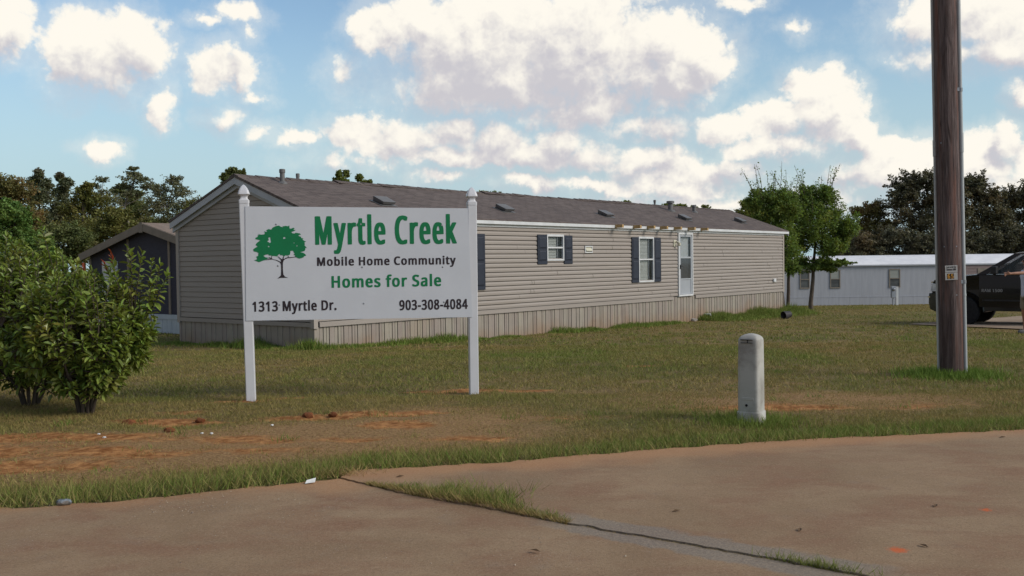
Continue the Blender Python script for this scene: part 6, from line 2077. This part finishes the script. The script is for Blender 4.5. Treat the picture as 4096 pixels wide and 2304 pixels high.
surveyed("broadleaf_tree", "dark thicket tree behind the sweetgum spires", 120, 78,
         [(60, 560, 70, 50), (130, 560, 60, 45), (190, 570, 60, 40), (250, 575, 60, 40)], F['dark'], leaf=.24, per=900, seed=14, group=G1)
G2 = "tree tops rising behind the tan roof"
surveyed("tree", "clumpy dark tree top behind the peak of the tan gable", 590, 62,
         [(588, 432, 16, 14), (573, 448, 14, 14), (605, 440, 12, 13), (617, 436, 6, 12), (590, 460, 30, 18), (590, 500, 34, 30)], F['dark'], leaf=.24, per=320, seed=15, group=G2, spread=.26)
surveyed("tree", "double-spired green tree top over the roof, left of its shorter neighbour", 868, 66,
         [(858, 440, 9, 15), (876, 438, 8, 14), (848, 455, 10, 10), (866, 460, 24, 14), (866, 500, 28, 30)], F['warm_tone'], leaf=.22, per=220, seed=16, group=G2, spread=.28)
surveyed("tree", "short green tree top with a low side shoot over the roof", 910, 66,
         [(907, 448, 10, 13), (922, 460, 8, 9), (935, 458, 5, 9), (912, 468, 18, 10), (912, 505, 26, 30)], F['warm_tone'], leaf=.22, per=200, seed=17, group=G2, spread=.28)
for k, (u, v, ru, lab) in enumerate(((1217, 486, 20, "low green tree top just right of the sign's right finial"), (1252, 489, 19, "wide low tree top, second to the right of the sign's finial"),
                                      (1578, 512, 12, "small round tree top alone above the roof's middle"), (1682, 520, 20, "tree top beside the wide roof pipe"), (1712, 520, 18, "tree top right behind the wide roof pipe"),
                                      (1745, 526, 14, "tree top next to the thin roof pipe"), (1775, 524, 12, "small tree top nearest the far end of the roof"))):
    surveyed("tree", lab, u, 84, [(u, v, ru, 9), (u - ru * .4, v + 8, ru * .7, 9), (u + ru * .4, v + 8, ru * .7, 9), (u, v + 50, ru * 1.1, 40)], F['warm_tone'], leaf=.26, per=130, seed=20 + k, group=G2, spread=.26)

G3 = "trees behind the white trailer"
surveyed("tree", "yellow-green tree behind the far corner of the tan home", 1905, 62,
         [(1890, 520, 34, 24), (1920, 500, 26, 22), (1870, 545, 34, 22), (1930, 540, 40, 30), (1900, 575, 50, 30)], F['warm_tone'], leaf=.2, per=600, seed=30, group=G3, twig=.2)
surveyed("crape_myrtle", "multi-stemmed crape myrtle touching the far corner of the tan home", 1978, 42,
         [(1925, 530, 44, 44), (1960, 580, 44, 50), (1975, 530, 40, 44), (1935, 590, 40, 44), (1985, 630, 38, 40), (1905, 500, 30, 26), (1955, 500, 34, 30), (1950, 630, 34, 36), (1990, 672, 26, 24)], F['myrtle'], leaf=.125, per=950, trunk=.09, seed=31, whips=16, twig=.4, stems=2, spread=.2, cat="tree")
surveyed("crape_myrtle", "single-trunked crape myrtle with yellowing leaves in front of the white trailer", 2040, 46,
         [(2015, 520, 42, 46), (2070, 515, 44, 46), (2040, 570, 60, 54), (2095, 565, 46, 50), (2015, 610, 40, 44), (2075, 625, 44, 36), (2030, 490, 24, 28), (2075, 490, 26, 26), (2000, 560, 36, 44), (2110, 610, 30, 34), (2110, 662, 38, 10), (2060, 665, 40, 24), (2010, 665, 36, 26), (2085, 672, 26, 14), (2125, 580, 30, 40), (1990, 520, 34, 40)],
         F['myrtle'], leaf=.135, per=950, trunk=.115, seed=32, whips=22, twig=.4, spread=.2, trunk_top=3.2, cat="tree")
surveyed("tree", "mottled brown-green round tree between crape myrtle and utility pole", 2190, 70,
         [(2170, 535, 40, 28), (2205, 530, 36, 26), (2185, 575, 50, 36), (2220, 570, 40, 30), (2150, 590, 40, 40), (2200, 615, 60, 34)], F['rust'], leaf=.2, per=850, seed=33, group=G3, twig=.1)
surveyed("elm_tree", "dark feathery elm rising left of the utility pole", 2310, 68,
         [(2290, 470, 50, 34), (2335, 458, 48, 36), (2300, 530, 76, 54), (2365, 500, 56, 54), (2320, 590, 90, 54), (2265, 500, 42, 22), (2385, 560, 60, 60)], F['elm'], leaf=.21, per=1500, seed=34, group=G3, twig=.38, spread=.13)
surveyed("elm_tree", "dark feathery elm rising right of the utility pole", 2440, 69,
         [(2420, 480, 50, 40), (2450, 470, 40, 34), (2480, 500, 44, 36), (2430, 550, 70, 50), (2420, 600, 80, 44), (2500, 560, 50, 50)], F['elm'], leaf=.21, per=1500, seed=35, group=G3, twig=.38, spread=.13)
surveyed("elm_tree", "dark feathery elm at the right edge above the truck", 2560, 70,
         [(2530, 510, 44, 34), (2570, 500, 50, 40), (2550, 570, 70, 50), (2620, 530, 60, 50), (2560, 620, 80, 40)], F['elm'], leaf=.21, per=1500, seed=36, group=G3, twig=.38, spread=.13)
surveyed("tree", "dark low tree right behind the white trailer's roof", 2270, 63,
         [(2160, 615, 50, 34), (2230, 600, 50, 36), (2300, 615, 60, 34), (2380, 610, 50, 40), (2120, 645, 50, 26), (2190, 645, 60, 28), (2260, 648, 60, 28), (2330, 648, 60, 28), (2400, 645, 50, 28)], F['elm'], leaf=.2, per=1500, seed=37, group=G3, twig=.1)
surveyed("tree", "dark tree closing the wood behind the truck's cab", 2480, 64,
         [(2440, 615, 50, 34), (2510, 610, 60, 40), (2580, 610, 60, 40), (2540, 590, 40, 30), (2440, 648, 60, 28), (2520, 645, 60, 28), (2600, 645, 60, 28)], F['elm'], leaf=.2, per=1500, seed=38, group=G3, twig=.1)

# ------------------------------------------------------------------ shrubs in the foreground
bush_leaf = mat("shrub_leaves", (0.137, 0.194, 0.034), (0.216, 0.261, 0.052), .38, 7, spec=.5, island=.5, trans=.25, c3=(0.287, 0.266, 0.064), s3=2.2, t3=(.52, .7))
red_leaf = mat("young_red_leaves", (.30, .055, .025), (.24, .07, .03), .4, 9, trans=.3)
stem_m = mat("shrub_bark", (.060, .045, .036), (.09, .068, .052), .9, 12, stretch=(2, 2, .5), bump=.4)


def leaf_blades(base, direc, size, r):
    """pointed oval leaves, folded along the midrib: 2 quads each"""
    n = len(base)
    d = direc / np.linalg.norm(direc, axis=1)[:, None]
    up = np.tile(np.array((0, 0, 1.0)), (n, 1)) + r.normal(0, .35, (n, 3))
    s = np.cross(d, up)
    s /= np.linalg.norm(s, axis=1)[:, None]
    nn = np.cross(s, d)
    L = size[:, None]
    W = L * r.uniform(.19, .26, n)[:, None]
    droop = r.uniform(.08, .40, n)[:, None] * L
    m0 = base
    tip = base + d * L - nn * droop
    a = base + d * L * .30 + s * W * .85 + nn * W * .3 - nn * droop * .08
    a2 = base + d * L * .68 + s * W * .88 + nn * W * .3 - nn * droop * .42
    b_ = base + d * L * .30 - s * W * .85 + nn * W * .3 - nn * droop * .08
    b2 = base + d * L * .68 - s * W * .88 + nn * W * .3 - nn * droop * .42
    return np.stack([m0, a, a2, tip, m0, tip, b2, b_], 1).reshape(-1, 3)


def shrub(label, loc, tips, seed, dens=1.0, red=(), lens=(.055, .120)):
    r = np.random.default_rng(seed)
    root = thing("shrub", label, "shrub", loc, 0, "broad-leaved shrubs at the left edge")
    st = MB()
    nst = 9
    mains = []
    for k in range(nst):
        a = 2 * math.pi * k / nst + r.uniform(-.3, .3)
        L = r.uniform(.55, .8)
        p = [np.array((.05 * math.cos(a), .05 * math.sin(a), -.05))]
        for t in (.35, .7, 1.0):
            p.append(np.array((math.cos(a) * (.04 + .42 * t ** 1.5), math.sin(a) * (.04 + .42 * t ** 1.5), L * t)) + r.normal(0, .02, 3))
        st.tube(p, [.019, .015, .012, .009], 7)
        mains.append(p)
    B, Dv, S = [], [], []
    RB, RD, RS = [], [], []
    for i, tp in enumerate(tips):
        tp = np.array(tp, float)
        j = int(np.argmin([np.linalg.norm(m[-1][:2] - tp[:2]) for m in mains]))
        lvl = 3 if tp[2] > .6 else 2
        p0 = mains[j][lvl] if tp[2] > .45 else mains[j][1]
        mid = p0 * .45 + tp * .55 + np.array((0, 0, -.06)) + r.normal(0, .03, 3)
        st.tube([p0, mid, tp], [.009, .006, .003], 5, cap=False)
        m = int(r.integers(13, 22) * dens * (1.35 if i < 23 else 1))
        span = min(1.0, .42 / max(.1, np.linalg.norm(tp - mid)))
        for k in range(m):
            t = 1 - span * (k / m) ** 1.1
            b0 = mid + (tp - mid) * max(0, t) if t > 0 else mid
            ax = (tp - mid) / (np.linalg.norm(tp - mid) + 1e-6)
            a = k * 2.4 + r.uniform(-.4, .4)
            u_ = np.cross(ax, (0.3, 0.9, 0.2)); u_ /= np.linalg.norm(u_)
            w_ = np.cross(ax, u_)
            open_ = .62 + .85 * (k / m) + r.uniform(-.15, .15)
            dd = ax * math.cos(open_) + (u_ * math.cos(a) + w_ * math.sin(a)) * math.sin(open_)
            dd[2] += .12 - .45 * (k / m)
            if i in red and k < 7:
                RB.append(b0); RD.append(ax * 1.2 + dd * .6); RS.append(r.uniform(.045, .07))
            else:
                B.append(b0); Dv.append(dd); S.append(r.uniform(*lens) * (.75 + .35 * (k / m)))
    st.build("stems", stem_m, root, smooth=True)
    link("foliage", np_mesh("foliage", leaf_blades(np.array(B), np.array(Dv), np.array(S), r), 4, bush_leaf), root)
    if RB:
        o = link("young_leaves", np_mesh("young_leaves", leaf_blades(np.array(RB), np.array(RD), np.array(RS), r), 4, red_leaf), root)
        o['label'] = "red new leaves at the shoot tips"
    return root


def tips_for(k, seed, box):
    r = np.random.default_rng(seed)
    out = []
    while len(out) < k:
        d = r.normal(0, 1, 3)
        d /= np.linalg.norm(d)
        s = r.uniform(.45, 1.0) ** .5
        p = (box[0] + d[0] * s * box[3], box[1] + d[1] * s * box[4], box[2] + d[2] * s * box[5])
        if p[2] > .16 + .2 * max(0, .45 - math.hypot(p[0], p[1])):
            out.append(p)
    return out


T1 = [(.20, .05, 1.50), (.06, -.1, 1.46), (.455, 0, 1.66), (.50, -.03, 1.58), (.60, .0, 1.60), (.66, .1, 1.52), (.78, 0, 1.48), (.84, .05, 1.38), (.72, -.08, 1.30), (.66, .05, 1.2), (.55, .1, 1.35), (.50, 0, 1.42),
      (.60, 0, .95), (.68, .1, .88), (.62, -.1, .80), (.45, -.2, 1.0), (.52, 0, .62), (.46, -.1, .45), (.36, -.2, .35), (.30, 0, 1.52), (.25, .1, 1.60), (-.05, 0, 1.50), (.12, -.2, 1.38)]
T1 += tips_for(270, 1, (.0, 0, .92, .66, .60, .60))
T1 += tips_for(80, 2, (.42, -.05, .72, .30, .35, .34))
T1 += tips_for(40, 9, (.1, -.1, .42, .45, .35, .22))
T1 += tips_for(30, 6, (-.5, -.1, .8, .35, .4, .5))
shrub("large leafy shrub with red new shoots, beside the sign's left post", (-4.29, 9.92, 0), T1, 50, 1.0, red=(0, 1, 20))
T2 = [(-.45, 0, 1.75), (-.6, .1, 1.7), (-.25, .1, 1.8), (-.75, 0, 1.6), (.25, .1, 1.6), (.15, 0, 1.95), (.12, 0, 1.75), (.18, .05, 1.6), (.05, -.1, 1.65), (-.1, 0, 1.7), (.3, 0, 1.45), (-.3, -.1, 1.6)] + tips_for(330, 3, (-.1, .05, 1.0, .85, .62, .78))
shrub("leafy shrub at the left edge with one tall sprig, left of the red-tipped shrub", (-5.15, 10.55, 0), T2, 51, 1.0)
T3 = tips_for(260, 5, (.1, 0, 1.1, .9, .7, .9))
shrub("shrub cut off by the left frame edge behind the others", (-6.15, 11.1, 0), T3, 52, 1.0)

# ------------------------------------------------------------------ things lying about
bk_m = mat("black_nursery_pot", (.035, .030, .035), (.05, .045, .05), .6, 9)
pt = thing("flower_pot", "black plastic plant pot lying on its side in the lawn", "pot", (9.33, 34.2, -.52), R(25))
o = MB().add(*(lambda n: ([(.14 * math.cos(2 * math.pi * j / n), .14 * math.sin(2 * math.pi * j / n), 0) for j in range(n)] + [(.15 * math.cos(2 * math.pi * j / n), .15 * math.sin(2 * math.pi * j / n), 0) for j in range(n)]
             + [(.11 * math.cos(2 * math.pi * j / n), .11 * math.sin(2 * math.pi * j / n), .29) for j in range(n)] + [(.10 * math.cos(2 * math.pi * j / n), .10 * math.sin(2 * math.pi * j / n), .27) for j in range(n)],
             [(j, (j + 1) % n, n + (j + 1) % n, n + j) for j in range(n)] + [(n + j, n + (j + 1) % n, 2 * n + (j + 1) % n, 2 * n + j) for j in range(n)] + [(j, (j + 1) % n, 3 * n + (j + 1) % n, 3 * n + j) for j in range(n)]
             + [tuple(range(2 * n, 3 * n)), tuple(range(3 * n, 4 * n))]))(20)).build("pot", bk_m, pt)
o.rotation_euler = (0, R(82), 0)
rock_m = mat("pale_rubble", (.36, .32, .28), (.26, .23, .20), .9, 9, bump=.6)


def rock(name, label, cat, loc, sx, sy, sz, seed, m, group=None):
    r = random.Random(seed)
    bm = bmesh.new()
    bmesh.ops.create_icosphere(bm, subdivisions=2, radius=1)
    for v in bm.verts:
        k = 1 + r.uniform(-.22, .22)
        v.co = Vector((v.co.x * sx * k, v.co.y * sy * k, v.co.z * sz * k))
    me = bpy.data.meshes.new(name)
    bm.to_mesh(me)
    bm.free()
    me.materials.append(m)
    o_ = link(name, me, None, loc=loc)
    return tag(o_, label, cat, group)


rock("rubble_chunk", "pale concrete chunk against the skirting, left of its flat neighbour", "rubble", (4.35, 32.3, -.52), .26, .16, .12, 1, rock_m, "rubble by the skirting")
rock("rubble_chunk", "flat pale slab of rubble lying right of the upright chunk", "rubble", (4.85, 32.5, -.56), .32, .12, .07, 2, rock_m, "rubble by the skirting")
rock("rubble_chunk", "smallest rubble lump, below the storm door", "rubble", (6.05, 33.2, -.57), .12, .09, .07, 3, rock_m, "rubble by the skirting")
pln = MB().box(-1.25, 1.25, -.06, .06, 0, .05).build("plank", mat("weathered_plank", (.26, .23, .18), (.19, .165, .13), .9, 5, stretch=(.4, 3, 1)), None, loc=(6.9, 34.6, -.60), rotz=math.atan2(2.05, 2.19))
tag(pln, "weathered plank lying in the weeds by the skirting", "plank")
can_m = mat("crushed_can_metal", (.10, .12, .14), (.45, .48, .5), .3, 22, metal=.6)
rock("crushed_can", "crushed drink can at the grass edge on the left", "can", (-2.78, 6.08, .022), .045, .026, .022, 4, can_m)
paper_m = mat("white_paper", (.72, .72, .70), (.62, .62, .60), .8, 30)
pp = MB().add([(-.035, -.02, .004), (.03, -.026, .008), (.045, .012, .03), (-.01, .03, .012), (-.02, 0, .022), (.02, -.004, .02)], [(0, 1, 5, 4), (1, 2, 5), (4, 5, 2, 3), (0, 4, 3)]).build("paper_scrap", paper_m, None, loc=(-1.37, 6.60, .006), rotz=.4)
tag(pp, "crumpled white paper scrap where grass meets pavement", "paper scrap")
for k, (x, y, s_, lab) in enumerate([(-3.62, 8.62, .022, "white pebble on the clay, leftmost of the five below the shrub"), (-3.50, 8.45, .024, "white pebble second from left on the clay below the shrub"), (-2.72, 8.62, .018, "white pebble on the dirt, left one of the close pair"),
                                     (-2.63, 8.60, .02, "white pebble on the dirt, right one of the close pair"), (-2.2, 9.0, .02, "white pebble alone below the sign's left half")]):
    rock("pebble", lab, "pebble", (x, y, s_ * .4), s_ * .7, s_ * .6, s_ * .4, 20 + k, paper_m, "white pebbles on the dirt")
clod_m = mat("red_clay_clod", (.22, .075, .025), (.13, .045, .018), .95, 9, bump=.6)
for k, (x, y, s_, lab) in enumerate([(-3.58, 9.2, .06, "red clay clod below the red-tipped shrub"), (-2.95, 9.3, .045, "small red clay clod between shrub and sign"), (-1.98, 9.5, .06, "red clay clod under the sign's left part"), (-1.75, 9.56, .045, "smaller red clay clod right of the one under the sign"), (-3.05, 8.75, .05, "red clay clod on bare dirt before the shrub")]):
    rock("clay_clod", lab, "clod", (x, y, .01), s_, s_ * .8, s_ * .6, 40 + k, clod_m, "clods of red clay")
leaf_m = mat("dry_leaf", (.12, .07, .035), (.07, .04, .02), .8, 30)
for k, (x, y, a, lab) in enumerate([(.93, 5.7, .4, "dark dry leaf in the middle of the parking pad"), (1.52, 5.27, 1.2, "curled brown leaf on the pad, left of the orange paint mark"), (2.05, 4.95, 2.0, "dry leaf beside the orange paint mark"),
                                    (3.1, 5.3, .7, "twig-like dry leaf at the right side of the pad"), (2.45, 5.75, 1.0, "small dark leaf left of the far orange mark"), (-.78, 6.72, .3, "dark leaf by the clay at the joint's head"), (.1, 4.95, 2.6, "dark leaf on the road slab below the cracked joint"), (3.9, 7.9, .2, "dry leaf close to the lawn edge on the right")]):
    o = MB().add([(-.03, 0, .002), (0, .012, .012), (.032, .002, .006), (0, -.011, .010), (.002, 0, .004)], [(0, 4, 1), (1, 4, 2), (2, 4, 3), (3, 4, 0)]).build("dry_leaf", leaf_m, None, loc=(x, y, .013), rotz=a)
    tag(o, lab, "leaf", "dry leaves on the paving")
